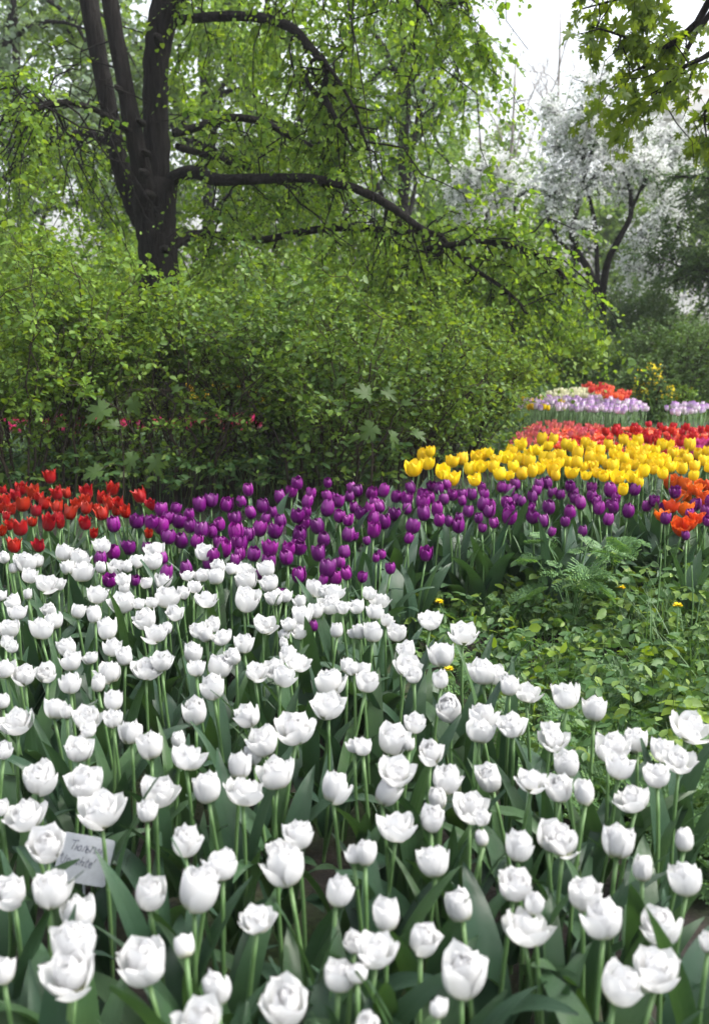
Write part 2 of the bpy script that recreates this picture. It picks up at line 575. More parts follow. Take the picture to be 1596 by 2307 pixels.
# ------------------------------------------------------------------ ground
g = np.concatenate([-np.geomspace(600, 12, 22), np.linspace(-11, 11, 89), np.geomspace(12, 600, 22)])
gx, gy = np.meshgrid(g, g + 8, indexing='ij')
gz = .018 * np.sin(gx * 3.1 + 1.3 * np.sin(gy * 2.2)) * np.cos(gy * 2.7) + .008 * np.sin(gx * 9 + gy * 7)
gz *= np.clip((30 - np.abs(gx)) / 10, 0, 1)
n = len(g)
ii, jj = np.meshgrid(np.arange(n - 1), np.arange(n - 1), indexing='ij')
Q = np.stack([ii * n + jj, (ii + 1) * n + jj, (ii + 1) * n + jj + 1, ii * n + jj + 1], -1).reshape(-1, 4)
tag(MB().add(np.stack([gx, gy, gz - .02], -1).reshape(-1, 3), Q).obj('ground', M['soil']),
    'dark garden soil with mossy green patches under the flower beds', kind='structure')

# ------------------------------------------------------------------ far setting: building and trees
def building():
    b = empty('stone_building', (23.4, 62, 0), 'pale stone building with a heavy cornice far behind the white blossoming trees', 'building')
    w = MB()

    def box(mb, x0, x1, y0, y1, z0, z1):
        V = [(x, y, z) for z in (z0, z1) for y in (y0, y1) for x in (x0, x1)]
        mb.add(V, [(0, 1, 5, 4), (1, 3, 7, 5), (3, 2, 6, 7), (2, 0, 4, 6), (4, 5, 7, 6), (0, 2, 3, 1)])
    box(w, -6, 16, 0, 12, 0, 11.6)
    w.obj('wall', M['wallstone'], b, smooth=False)
    c = MB()
    box(c, -6.5, 16.5, -.5, 12.5, 11.6, 12.1)
    box(c, -6.3, 16.3, -.3, 12.3, 11.2, 11.597)
    box(c, -6.05, 16.05, -.05, 12.05, 7.6, 7.9)
    c.obj('cornice', M['wallstone'], b, smooth=False)
    a = MB()
    box(a, -4.2, 3, 1, 9, 12.103, 13.0)
    box(a, -4.5, 3.3, .7, 9.3, 13.0, 13.35)
    a.obj('attic_storey', M['wallstone'], b, smooth=False)
    for r in range(3):
        for q in range(7):
            x = -4.6 + q * 3
            z = 1.2 + r * 3.5
            f = MB()
            for (x0, x1, z0, z1) in ((x - .15, x, z, z + 2), (x + 1.3, x + 1.45, z, z + 2), (x - .15, x + 1.45, z + 2, z + 2.15), (x - .25, x + 1.55, z - .15, z), (x + .61, x + .69, z, z + 2)):
                box(f, x0, x1, -.10, -.003, z0, z1)
            fo = f.obj('window', M['wallstone'], b, smooth=False)
            p = MB()
            box(p, x, x + 1.3, -.04, -.006, z + .003, z + 1.997)
            p.obj('pane', M['pane'], fo, smooth=False)


building()


def limbs_to_twigs(lines, n, r, s0=.3, out=.8, up=.1):
    """pick n random points on the polylines; return starts and directions"""
    ps, ds = [], []
    w = A([len(l) for l in lines], float)
    pick = r.choice(len(lines), n, p=w / w.sum())
    for i in pick:
        l = lines[i]
        t = r.uniform(s0, 1) * (len(l) - 1)
        k = min(int(t), len(l) - 2)
        p = l[k] + (l[k + 1] - l[k]) * (t - k)
        tn = nrm(l[k + 1] - l[k])
        d = tn * .5 + nrm(r.normal(size=3)) * out
        d[2] += up
        ps.append(p)
        ds.append(d)
    return A(ps), A(ds)


def sub_branches(lines, n, r, length, droop=.3, s0=.25, rad=.012, wood=None, up=.15, npt=6, out=1.0, back=0.0):
    ps, ds = limbs_to_twigs(lines, n, r, s0, out, up)
    ds[:, 1] += back
    res = []
    for p, d in zip(ps, nrm(ds)):
        L = length * r.uniform(.5, 1.25)
        s = np.linspace(0, 1, npt)
        pts = p + d * (L * s)[:, None]
        pts[:, 2] -= droop * L * s ** 2
        pts[1:] += r.normal(size=(npt - 1, 3)) * L * .045
        res.append(pts)
        if wood is not None:
            tube(wood, pts, np.linspace(rad, rad * .3, npt), 4)
    return res


def tree(name, label, cat, loc, h, crown, leaf, seed, bark='bark', group=None, trunk_r=.14, nlimb=9, nsub=60, ntw=1400, twl=.5, leafL=.09, k=8, tpl=LEAF, base=.25, droop=.3,
         leafW=.8, lean=(0, 0), extra=None, wood_only=False, up=.25):
    """generic tree: trunk with limbs (one mesh) and a crown of leafy sprays; crown = (centre z, radius x/y, radius z)"""
    r = np.random.default_rng(seed)
    global rng
    keep, rng = rng, r
    root = empty(name, loc, label, cat, group)
    wood = MB()
    s = np.linspace(0, 1, 9)
    tr = np.stack([lean[0] * s + .05 * np.sin(s * 5 + seed), lean[1] * s + .05 * np.cos(s * 4 + seed), h * .92 * s], -1)
    tube(wood, tr, trunk_r * (1.25 - s * 1.05), 9, wob=.04)
    cz, cr, crz = crown
    lines = [tr[4:]]
    for i in range(nlimb):
        t = r.uniform(base, .85)
        p0 = tr[0] + (tr[-1] - tr[0]) * t
        p0[:2] = [np.interp(t * .92 * h, tr[:, 2], tr[:, q]) for q in (0, 1)]
        a = i * 2.4 + r.uniform(-.4, .4)
        e = A((lean[0] + math.cos(a) * cr * r.uniform(.6, 1), lean[1] + math.sin(a) * cr * r.uniform(.6, 1), cz + crz * r.uniform(-.7, .9)))
        mid = (p0 + e) / 2 + A((0, 0, .18 * cr)) + r.normal(size=3) * .08 * cr
        l = spline([p0, mid, e], 8)
        lines.append(l)
        tube(wood, l, trunk_r * np.linspace(.24 if wood_only else .45, .08, 8), 6)
    subs = sub_branches(lines, nsub, r, cr * .55, droop * .6, .2, trunk_r * .10, wood, up)
    lm = MB()
    wood_o = MB()
    ps, ds = limbs_to_twigs(lines[1:] + subs * 2, ntw, r, .25, 1.0, up * .6)
    if not wood_only:
        twigs(lm, wood, ps, ds, twl * r.uniform(.6, 1.3, ntw), k, leafL, leafW, droop, tpl, wr=.004)
        lm.obj('crown', M[leaf], root)
    else:
        ps2 = sub_branches(subs, ntw, r, twl, droop, .2, .006, wood, .5, 4, .7)
    if extra:
        extra(root, ps, ds, r)
    wood.obj('trunk', M[bark], root)
    rng = keep
    return root


def px_root(px, y):
    p = at_y(px, 650, y)
    return (float(p[0]), y, 0)


# trees far behind, each its own thing
far = [
    (-60, 17, 8.0, (4.4, 2.6, 3.0), 'blue_leaf', 'tall grey green tree at the far left edge with sky showing through', 21),
    (70, 21, 9.5, (5.6, 3.0, 3.6), 'blue_leaf', 'tall blue green tree behind the leftmost dark stem of the big tree', 22),
    (250, 25, 9.5, (5.0, 3.0, 4.0), 'farleaf', 'pale green tree seen between the dark stems of the big tree', 23),
    (470, 24, 9.0, (5.2, 3.2, 4.0), 'farleaf', 'broad light green tree behind the upper limb of the big tree', 24),
    (680, 27, 9.0, (5.0, 3.2, 4.0), 'farleaf', 'yellowish green tree behind the drooping limbs of the big tree', 25),
    (1010, 34, 7.4, (4.0, 2.6, 3.0), 'farleaf', 'rounded yellow green tree on the skyline left of the bare trees', 27),
    (1290, 36, 5.0, (2.8, 2.6, 2.0), 'farleaf', 'low pale green tree behind the white blossom trunk', 28),
    (1480, 34, 5.0, (3.0, 2.8, 2.2), 'farleaf', 'low pale green tree in front of the stone building', 29),
]
for px, y, h, cr, lf, lab, sd in far:
    tree('broadleaf_tree', lab, 'tree', px_root(px, y), h, cr, lf, sd, group='trees far behind the garden', nlimb=11, nsub=80, ntw=1500, twl=.7, leafL=.16, k=8, tpl=LEAF, base=.12, trunk_r=.16) if lf != 'blue_leaf' else tree('broadleaf_tree', lab, 'tree', px_root(px, y), h, cr, lf, sd, group='trees far behind the garden', nlimb=10, nsub=60, ntw=750, twl=.7, leafL=.13, k=9, base=.12, trunk_r=.14)

for px, y, h, lab, sd in ((1140, 32, 9.0, 'bare twiggy tree against the white sky left of the tall blossom tree', 41), (1235, 36, 11.5, 'tall bare poplar rising above the blossom into white sky', 42)):
    tree('bare_tree', lab, 'tree', px_root(px, y), h, (h * .66, 1.5, h * .28), 'farleaf', sd, 'greybark', 'bare trees against the sky', .10, 10, 46, 200, .6, wood_only=True, base=.3, up=1.0, droop=-.1)


def larch():
    tree('larch_tree', 'feathery light green larch with level branches behind the drooping limbs', 'tree', px_root(905, 22), 7.5, (4.6, 1.9, 2.6), 'larch', 51, 'bark',
         None, .15, 16, 120, 1900, .55, .10, 16, BIT, .3, .15, .22, up=.0)


larch()


# apple trees in white blossom -------------------------------------------------------------
def blossom_tree(label, trunks, clumps, y, seed, ntw, part_r=.06):
    """trunks: px polylines (px, py, radius); clumps: (px, py, rpx, n share)"""
    r = np.random.default_rng(seed)
    global rng
    keep, rng = rng, r
    p0 = at_y(trunks[0][0][0], trunks[0][0][1], y)
    base = A((p0[0], y, 0))
    root = empty('apple_tree', tuple(base), label, 'tree', 'apple trees in white blossom')
    wood = MB()
    ends = []
    for tl in trunks:
        pts = [np.concatenate([at_y(q[0], q[1], y + (q[3] if len(q) > 3 else 0)) - base, [q[2]]]) for q in tl]
        sp = spline(pts, 4 * len(pts))
        tube(wood, sp[:, :3], sp[:, 3], 7, wob=.05)
        ends.append(sp[:, :3])
    allp = np.concatenate(ends)
    bl, lf = MB(), MB()
    for (px, py, rp, sh) in clumps:
        dy = r.uniform(-.5, .5)
        c = at_y(px, py, y + dy) - base
        rad = rp / FPX * y
        # a limb from the nearest trunk point into the clump
        q = allp[np.argmin(np.linalg.norm(allp - c + A((0, 0, .3)), axis=1))]
        l = spline([q, (q + c) / 2 + r.normal(size=3) * .08 + A((0, 0, .1)), c], 7)
        tube(wood, l, np.linspace(.03, .010, 7), 5)
        subs = []
        for _ in range(8):
            e = c + rdir(1, .1, r)[0] * rad * r.uniform(.5, .95)
            sl = spline([l[r.integers(3, 7)], (c + e) / 2 + r.normal(size=3) * .06, e], 5)
            tube(wood, sl, np.linspace(.011, .004, 5), 4)
            subs.append(sl)
        n = int(ntw * sh * .85)
        ps, ds = limbs_to_twigs(subs + [l], n, r, .2, 1.0, .1)
        ps += r.normal(size=ps.shape) * rad * .22
        twigs(bl, wood, ps, ds, rad * .42, 12, .046, 1.0, .1, BIT, .003, .2, jit=.8)
        m = n * 3 // 4
        twigs(lf, None, ps[:m], ds[:m] + r.normal(size=(m, 3)) * .4, rad * .5, 6, .055, .6, .1, BIT)
    wood.obj('trunk', M['bark'], root)
    bl.obj('blossom', M['blossom'], root)
    lf.obj('crown', M['appleleaf'], root)
    rng = keep


blossom_tree('tall apple tree in white blossom with bowed dark trunks before the building',
             [[(1352, 905, .09), (1345, 760, .085), (1352, 690, .08), (1325, 610, .06), (1288, 540, .05, .1), (1300, 460, .045, .2), (1322, 370, .038), (1350, 300, .03), (1375, 230, .015)],
              [(1350, 720, .07), (1365, 600, .055, -.1), (1392, 540, .05, -.2), (1418, 490, .042, -.2), (1420, 440, .03, -.2), (1400, 380, .02, -.1)],
              [(1345, 640, .04), (1340, 520, .035, .3), (1325, 440, .03, .3), (1310, 380, .02, .3)],
              [(1300, 590, .035), (1240, 510, .03, .2), (1225, 430, .02, .2)],
              [(1418, 480, .03, -.2), (1450, 410, .02, -.3), (1490, 350, .012, -.3)]],
             [(1340, 190, 50, .8), (1310, 240, 60, .9), (1370, 260, 60, .9), (1260, 310, 60, .9), (1320, 320, 60, .8), (1400, 320, 70, 1.0), (1270, 400, 65, 1.1), (1345, 400, 60, .8), (1440, 370, 60, 1), (1245, 460, 45, .6), (1390, 430, 55, .6), (1480, 400, 55, .7), (1300, 520, 45, .4), (1240, 250, 40, .5)],
             16, 61, 230)
blossom_tree('low apple tree in white blossom left of the tall blossom tree',
             [[(1120, 900, .07), (1115, 640, .06), (1100, 540, .045), (1080, 470, .03), (1070, 420, .015)], [(1112, 600, .04), (1150, 520, .03), (1160, 460, .015)]],
             [(1060, 400, 50, .9), (1110, 390, 55, 1), (1150, 420, 50, .9), (1040, 460, 50, .8), (1100, 460, 60, 1), (1160, 480, 45, .8), (1090, 520, 50, .7), (1130, 540, 45, .5), (1190, 430, 35, .4), (1020, 430, 30, .4)],
             17.5, 62, 230)
blossom_tree('spreading apple tree in white blossom beside the dark tree at the right edge',
             [[(1500, 880, .07), (1490, 650, .06), (1480, 520, .045), (1500, 420, .03), (1520, 350, .015)], [(1490, 600, .04), (1530, 500, .03), (1560, 420, .015)]],
             [(1450, 320, 55, 1), (1500, 330, 60, 1.1), (1550, 350, 60, 1), (1470, 400, 55, .9), (1540, 430, 60, .9), (1500, 480, 60, .9), (1450, 540, 60, .8), (1430, 600, 50, .6), (1500, 580, 60, .8), (1470, 660, 50, .5), (1560, 300, 40, .5), (1420, 300, 40, .5), (1405, 660, 35, .3)],
             19, 63, 230)

# dense dark tree at right, clipped hedge, bushes of the middle distance
tree('dark_tree', 'dense dark green tree filling the right edge beside the blossom', 'tree', px_root(1690, 14.5), 4.2, (2.3, 1.35, 1.7), 'dark', 71, nlimb=14, nsub=120, ntw=4200, twl=.32, leafL=.055, k=9, base=.1, trunk_r=.09)


def dome_bush(name, label, cat, px, y, w, h, leaf, seed, nt, leafL, twl=.22, group=None, k=8, extra=None, tpl=LEAF, dy=1.0):
    """a bush grown as a rounded shell of sprays over a core of canes"""
    r = np.random.default_rng(seed)
    global rng
    keep, rng = rng, r
    x = float(at_y(px, 650, y)[0])
    root = empty(name, (x, y, 0), label, cat, group)
    wood, lm = MB(), MB()
    canes = []
    for i in range(26):
        a = r.uniform(0, 2 * math.pi)
        e = r.uniform(.15, 1)
        end = A((math.cos(a) * w * e, math.sin(a) * w * dy * e, h * math.sqrt(max(.05, 1 - e * e * .8)) * r.uniform(.8, 1.02)))
        st = A((math.cos(a) * w * .25 * r.uniform(0, 1), math.sin(a) * w * .2, 0))
        l = spline([st, (st * .4 + end * .6) * A((1, 1, 1.1)), end], 7)
        canes.append(l)
        tube(wood, l, np.linspace(.014, .004, 7), 5)
    # shell points
    u = r.uniform(0, 2 * math.pi, nt)
    v = np.arccos(r.uniform(.0, 1, nt))
    lump = 1 + .13 * np.sin(u * 3 + seed) * np.sin(v * 4 + seed) + .10 * np.sin(u * 7 + v * 5 + seed)
    rr = r.uniform(.55, 1.0, nt) ** .6 * lump
    P = np.stack([np.cos(u) * np.sin(v) * w * rr, np.sin(u) * np.sin(v) * w * dy * rr, h * np.cos(v) * rr * .97 + .02], -1)
    D = P * A((1, 1, 1)) / A((w, w * dy, h)) + r.normal(size=P.shape) * .55 + A((0, 0, .3))
    twigs(lm, wood, P - nrm(D) * twl * .5, D, twl * r.uniform(.6, 1.2, nt), k, leafL, .75, .2, tpl)
    lm.obj('foliage', M[leaf], root)
    wood.obj('stem', M['cane'], root)
    if extra:
        extra(root, P, D, r)
    rng = keep
    return root


dome_bush('clipped_hedge', 'low rounded dark hedge behind the far lilac tulips', 'hedge', 1535, 12.6, 1.15, 1.10, 'hedge', 81, 3200, .045, .18, dy=.7)
dome_bush('leafy_bush', 'fresh green bush just left of the dark rounded hedge', 'bush', 1290, 13.6, .75, 1.0, 'shrub', 82, 1500, .06, .25, 'bushes behind the far tulips')
dome_bush('leafy_bush', 'taller dark bush standing under the white blossom trunks', 'bush', 1190, 14.5, 1.1, 1.9, 'hedge', 83, 2600, .065, .3, 'bushes behind the far tulips')
dome_bush('leafy_bush', 'grey green bush beneath the dark tree at the right edge', 'bush', 1440, 16, 1.1, 1.6, 'appleleaf', 84, 2000, .07, .3, 'bushes behind the far tulips')
dome_bush('leafy_bush', 'mid green bush behind the gap at the right end of the tall shrubs', 'bush', 1050, 15.5, 1.7, 2.2, 'shrub', 85, 2600, .08, .35, 'bushes behind the far tulips')
for i, (px, y, w, h, lab) in enumerate([(60, 14, 1.8, 2.3, 'dense green bush behind the left end of the tall shrubs'), (330, 15.5, 2.0, 2.2, 'dense green bush behind the big tree trunk'),
                                        (620, 15, 2.0, 2.0, 'dense green bush behind the middle of the tall shrubs'), (860, 17, 2.0, 2.4, 'dense green bush beyond the drooping limb tips')]):
    dome_bush('leafy_bush', lab, 'bush', px, y, w, h, 'farleaf', 90 + i, 2300, .10, .4, 'bushes behind the far tulips')


# ------------------------------------------------------------------ the big many-stemmed linden
def linden():
    r = np.random.default_rng(101)
    global rng
    keep, rng = rng, r
    Y = 10.0
    base = A((at_y(362, 650, Y)[0], Y, 0))
    root = empty('linden_tree', tuple(base), 'big linden tree with three dark stems and long drooping limbs', 'tree')

    def line(ctrl, n):
        pts = [np.concatenate([at_y(q[0], q[1], Y + q[3]) - base, [q[2] / FPX * Y]]) for q in ctrl]
        return spline(pts, n)
    wood = MB()

    def limb(ctrl, n, k=10, wob=.05, mb=wood):
        sp = line(ctrl, n)
        tube(mb, sp[:, :3], sp[:, 3], k, wob=wob)
        return sp[:, :3]
    g0 = at_y(362, 990, Y)
    limb([(365, 985, 62, 0), (362, 800, 50, 0), (358, 600, 43, 0), (352, 520, 44, 0), (348, 460, 47, 0), (352, 400, 44, 0)], 22, 16, .035)
    l1 = limb([(350, 470, 31, 0), (354, 380, 29, 0), (351, 260, 27, 0), (351, 160, 27, 0), (360, 80, 29, 0), (378, 0, 31, 0), (420, -110, 30, -.2), (460, -260, 22, -.3), (500, -420, 10, -.4)], 34, 14, .04)
    l2 = limb([(335, 470, 28, -.1), (320, 390, 22, -.2), (302, 300, 19, -.25), (280, 180, 17.5, -.25), (257, 60, 17, -.25), (242, -40, 17, -.25), (215, -200, 16, -.3), (200, -380, 8, -.3)], 34, 14, .04)
    l3 = limb([(322, 500, 24, .2), (290, 430, 22, .25), (268, 360, 20, .3), (246, 250, 19, .3), (224, 130, 19, .3), (200, 0, 20, .3), (175, -150, 20, .3), (140, -320, 9, .3)], 34, 14, .04)
    L = []
    L.append(limb([(385, 405, 15, 0), (410, 392, 15, -.2), (440, 388, 13, -.4), (490, 405, 12, -.6), (600, 402, 10, -.9), (700, 402, 9, -1.1), (800, 425, 8.5, -1.2), (880, 465, 8, -1.2), (940, 510, 7, -1.2), (985, 530, 4, -1.2)], 34, 8))
    L.append(limb([(390, 555, 11, 0), (430, 530, 11, .2), (500, 530, 9, .3), (590, 540, 8, .2), (690, 520, 8, -.2), (780, 512, 8, -.4), (880, 520, 7, -.6), (960, 530, 6, -.8), (1000, 560, 5, -.9), (960, 590, 3, -.9), (950, 610, 2, -.9)], 34, 8))
    L.append(limb([(390, 300, 10, .2), (450, 285, 9, .3), (520, 265, 9, .3), (590, 275, 8, .3), (660, 310, 7, .2), (730, 345, 6, 0), (775, 370, 4, -.1)], 24, 8))
    L.append(limb([(385, 50, 11, 0), (430, 42, 10, -.3), (520, 36, 10, -.6), (600, 42, 9, -.8), (660, 65, 9, -1), (700, 110, 8, -1.1), (735, 150, 7, -1.2), (730, 210, 6, -1.2), (755, 265, 5, -1.2), (780, 310, 3, -1.2)], 30, 8))
    L.append(limb([(400, 330, 8, .1), (450, 345, 8, .4), (520, 365, 7, .6), (600, 400, 5, .7), (700, 440, 3, .7)], 20, 7))
    L.append(limb([(740, 240, 5, -1.2), (690, 180, 4, -1.1), (720, 130, 4, -1.2), (790, 230, 3, -1.3), (830, 340, 2, -1.3)], 16, 6))
    # limb out to the right tip, above the yellow bed
    L.append(limb([(960, 560, 6, -.9), (1060, 545, 6, -1), (1130, 548, 6, -1), (1200, 570, 5.5, -1), (1250, 600, 5, -1), (1280, 640, 3, -1)], 20, 7))
    L.append(limb([(990, 530, 5, -.9), (1060, 600, 4, -1.0), (1120, 640, 4, -1.1), (1180, 690, 2, -1.1)], 14, 6))
    # upper crown limbs, mostly above the frame
    U = []
    U.append(limb([(375, 0, 20, 0), (520, -90, 15, -.5), (700, -120, 12, -.9), (800, -100, 9, -1.1), (890, -50, 6, -1.2), (960, 30, 3, -1.2)], 24, 7))
    U.append(limb([(400, -60, 16, .3), (560, -160, 12, .8), (760, -190, 10, 1.1), (880, -150, 7, 1.2), (980, -80, 4, 1.0), (1040, 20, 2, .8)], 24, 7))
    U.append(limb([(268, 340, 9, .3), (200, 300, 8, .6), (120, 320, 6, .8), (40, 380, 4, .9)], 16, 7))
    U.append(limb([(300, 300, 7, -.3), (220, 250, 6, -.6), (130, 230, 5, -.9), (50, 270, 3, -1.0)], 16, 7))
    # knots on the stems
    for px, py, rr, dy in ((330, 435, 13, -.55), (262, 195, 9, -.5), (312, 270, 9, -.5), (352, 82, 14, -.35), (318, 385, 11, -.55), (322, 340, 9, -.5), (365, 560, 12, -.45)):
        c = at_y(px, py, Y + dy) - base
        q = c + A((.0, -.02, 0))
        R = rr * .55 / FPX * Y
        tube(wood, [c + A((0, .22, 0)), c + A((0, .06, 0)), q, q + A((0, -.02, 0))], [R * 1.5, R * 1.2, R * .8, R * .4], 8, wob=.1)
    main = L + U
    subs = sub_branches(main, 230, r, .80, .45, .12, .010, wood, .12, 7, 1.0, .95)
    subs += sub_branches(U, 70, r, 1.2, 1.0, .3, .010, wood, -.1, 8, 1.0, .3)
    sub2 = sub_branches(subs, 420, r, .50, .6, .2, .005, wood, -.05, 5)
    subs += sub_branches([l1, l2, l3], 26, r, .8, .2, .1, .010, wood, .0, 6, 1.0, .8)
    lm = MB()
    ps, ds = limbs_to_twigs(subs + sub2 + sub2, 3700, r, .2, .8, -.05)
    front = (ps[:, 1] < .2) & (ps[:, 0] > -.72) & (ps[:, 0] < .3) & (r.random(len(ps)) < .86)
    low = (ps[:, 1] < -.75) & (ps[:, 2] < 2.6) & (ps[:, 2] > 1.75) & (ps[:, 0] < 2.7) & (r.random(len(ps)) < .6)
    ok_ = ~(front | low)
    ps, ds = ps[ok_], ds[ok_]
    twigs(lm, wood, ps, ds, .36 * r.uniform(.5, 1.3, len(ps)), 9, .056, .85, .5, HEART, .0028, .6, hang=.35)
    wood.obj('trunk', M['bark'], root)
    lm.obj('crown', M['linden'], root)
    rng = keep


linden()


# ------------------------------------------------------------------ the overhanging maple at the upper right
def maple():
    r = np.random.default_rng(111)
    global rng
    keep, rng = rng, r
    Y = 6.2
    base = A((3.3, Y + .3, 0))
    root = empty('maple_tree', tuple(base), 'maple tree whose lobed leaves hang into the upper right of the sky', 'tree')
    wood, lm = MB(), MB()
    s = np.linspace(0, 1, 10)
    tr = np.stack([.08 * np.sin(s * 4), .08 * np.cos(s * 3), 5.2 * s], -1)
    tube(wood, tr, .16 - .09 * s, 10, wob=.04)
    lines = []

    def br(ctrl, r0, z0):
        pts = [A((.05, 0, z0))] + [at_y(px, py, Y + dy) - base for px, py, dy in ctrl]
        l = spline(pts, 14)
        tube(wood, l, np.linspace(r0, .004, 14), 6)
        lines.append(l)
        return l
    br([(1700, -90, -.1), (1560, 60, 0), (1480, 110, .1), (1400, 80, .1), (1330, 60, .1)], .03, 3.2)
    br([(1720, -50, .2), (1590, 40, .3), (1520, 150, .3), (1450, 150, .3), (1400, 175, .3)], .028, 3.0)
    br([(1700, 40, -.3), (1600, 120, -.3), (1540, 150, -.3), (1500, 190, -.2), (1480, 215, -.2)], .025, 2.9)
    br([(1720, 120, .1), (1640, 190, .1), (1600, 220, .1), (1585, 260, .1), (1590, 310, .1)], .025, 2.7)
    br([(1700, -150, .0), (1540, -40, .1), (1420, -10, .1), (1310, 20, .1)], .03, 3.4)
    br([(1750, -60, .6), (1650, -100, 1.0), (1500, -180, 1.2)], .035, 3.8)
    br([(2050, -60, .3), (2200, -150, .4)], .035, 3.6)
    br([(1900, -300, -.6), (1800, -420, -.9)], .035, 4.2)
    subs = sub_branches(lines, 70, r, .30, .2, .45, .005, wood, .05, 5)
    ps, ds = limbs_to_twigs(subs + lines[:5], 320, r, .45, .9, -.05)
    twigs(lm, wood, ps, ds, .16 * r.uniform(.6, 1.3, len(ps)), 3, .094, 1.0, .5, MAPLE, .002, .8, hang=.6, jit=.5)
    wood.obj('trunk', M['bark'], root)
    lm.obj('crown', M['maple'], root)
    rng = keep


maple()


# ------------------------------------------------------------------ tall shrubs
def shrub(label, px, y, h, spread, ncane, ntw, seed, gap=None, leaf='shrub', leafL=.050, smin=.10, twl=.17, r0=.35, name='tall_shrub', group='tall shrubs behind the tulip beds', k=7):
    r = np.random.default_rng(seed)
    global rng
    keep, rng = rng, r
    root = empty(name, (float(at_y(px, 650, y)[0]), y, 0), label, 'shrub', group)
    wood, lm = MB(), MB()
    canes = []
    for i in range(ncane):
        a = r.uniform(0, 2 * math.pi)
        q = math.sqrt(r.uniform(0, 1))
        b = A((math.cos(a) * r0 * q, math.sin(a) * r0 * q * .8, 0))
        o = A((math.cos(a), math.sin(a) * .8, 0)) * spread * r.uniform(.2, 1.0)
        hh = h * r.uniform(.65, 1.05)
        s = np.linspace(0, 1, 9)
        pts = b + o * (s ** 1.5)[:, None]
        pts[:, 2] = hh * (1.18 * s - .18 * s ** 3)
        pts[1:] += r.normal(size=(8, 3)) * .02
        canes.append(pts)
        tube(wood, pts, np.linspace(.011, .003, 9) * r.uniform(.7, 1.3), 5)
    subs = sub_branches(canes, ncane * 4, r, .66, .18, max(smin, .12), .004, wood, .55, 6, .8)
    ps, ds = limbs_to_twigs(canes + subs * 4, ntw, r, .12, 1.0, .25)
    if gap:
        keepers = (ps[:, 2] > gap) | (ps[:, 2] < .34) | (r.random(len(ps)) < .27)
        ps, ds = ps[keepers], ds[keepers]
    twigs(lm, wood, ps, ds, twl * r.uniform(.4, 1.3, len(ps)) * np.where(r.random(len(ps)) < .07, 3.0, 1), k, leafL, .66, .25, LEAF, .0018, .8, jit=.45)
    lm.obj('foliage', M[leaf], root)
    wood.obj('stem', M['cane'], root)
    rng = keep
    return root


shrub('tall leafy shrub at the far left edge above the flame red tulips', 10, 6.7, 1.55, .80, 28, 1900, 201, .62, smin=.08)
shrub('leafy shrub with bent dark canes right of the far left one', 205, 7.3, 1.70, .75, 26, 1900, 202, .80, smin=.08)
shrub('tall shrub straight below the dark trunk of the big tree', 395, 7.0, 1.22, .80, 26, 1700, 203, 1.05, smin=.08)
shrub('tall shrub with slanting canes behind the purple tulips, yellow flowers glimpsed through it', 575, 7.4, 1.42, .80, 26, 1650, 204, 1.08, 'shrubdeep', smin=.08)
shrub('widest shrub with an open fan of dark canes behind the purple tulips', 745, 7.0, 1.28, .85, 30, 1900, 205, .62, 'shrubdeep', smin=.08)
shrub('lower rounded shrub at the right end, behind the first yellow tulips', 895, 7.6, 1.12, .70, 28, 2000, 206, leafL=.042)
shrub('shrub trailing low twigs beside the far coral tulips', 1010, 8.5, .80, .62, 24, 1600, 207, leafL=.042)
shrub('second line shrub in the shade behind the left canes', 100, 9.6, 1.7, 1.0, 22, 900, 208, leafL=.055)
shrub('second line shrub in the shade beyond the middle canes', 850, 9.9, 1.4, 1.0, 22, 900, 210, leafL=.055)


# maple saplings poking out of the shrubs ---------------------------------------------------
def sapling(label, spots, y, seed):
    r = np.random.default_rng(seed)
    global rng
    keep, rng = rng, r
    b = at_y(spots[0][0], 650, y)
    base = A((b[0], y + .1, 0))
    root = empty('maple_sapling', tuple(base), label, 'sapling', 'maple saplings among the shrubs')
    wood = MB()
    top = A((0, 0, max((at_y(p[0], p[1], y)[2] for p in spots)) - .05))
    st = spline([A((0, 0, 0)), top * .5 + A((.03, 0, 0)), top], 8)
    tube(wood, st, np.linspace(.008, .003, 8), 5)
    for (px, py, L, ang, dy) in spots:
        c = at_y(px, py, y + dy) - base
        z = max(.05, min(top[2], c[2] - .03))
        q = A((np.interp(z, st[:, 2], st[:, 0]), 0, z))
        tube(wood, spline([q, (q + c) / 2 + A((0, 0, .03)), c], 5), .0022, 4)
        d = A((math.cos(ang), -.45, math.sin(ang)))
        lm = MB()
        leaves(lm, [c], [d], [A((.5 * r.normal(), -.45 + .4 * r.normal(), .8))], L * .78, r.uniform(.6, 1.0), MAPLE)
        lm.obj('leaf', M['sapling'], root)
    wood.obj('stem', M['cane'], root)
    rng = keep


sapling('maple sapling with large lobed leaves in the dark gap above the flame red tulips',
        [(240, 920, .24, 3.6, -.2), (300, 900, .17, -1.3, -.15), (300, 1025, .19, -1.9, -.25), (350, 1030, .20, -1.4, -.28), (205, 985, .16, 3.5, -.2), (330, 880, .14, .4, -.15), (225, 1060, .18, 3.4, -.2), (265, 960, .14, 2.8, -.1), (390, 880, .12, .5, -.1)], 6.4, 301)
sapling('maple sapling with paler leaves left of the first yellow tulips',
        [(830, 890, .18, 2.6, -.2), (865, 880, .16, -.5, -.2), (840, 960, .18, -2.3, -.25), (880, 975, .17, -1.2, -.25), (810, 985, .15, 3.3, -.2), (930, 975, .15, -.3, -.2), (860, 920, .13, .9, -.15), (790, 930, .14, 3.5, -.15), (905, 910, .13, .3, -.1)], 6.5, 302)

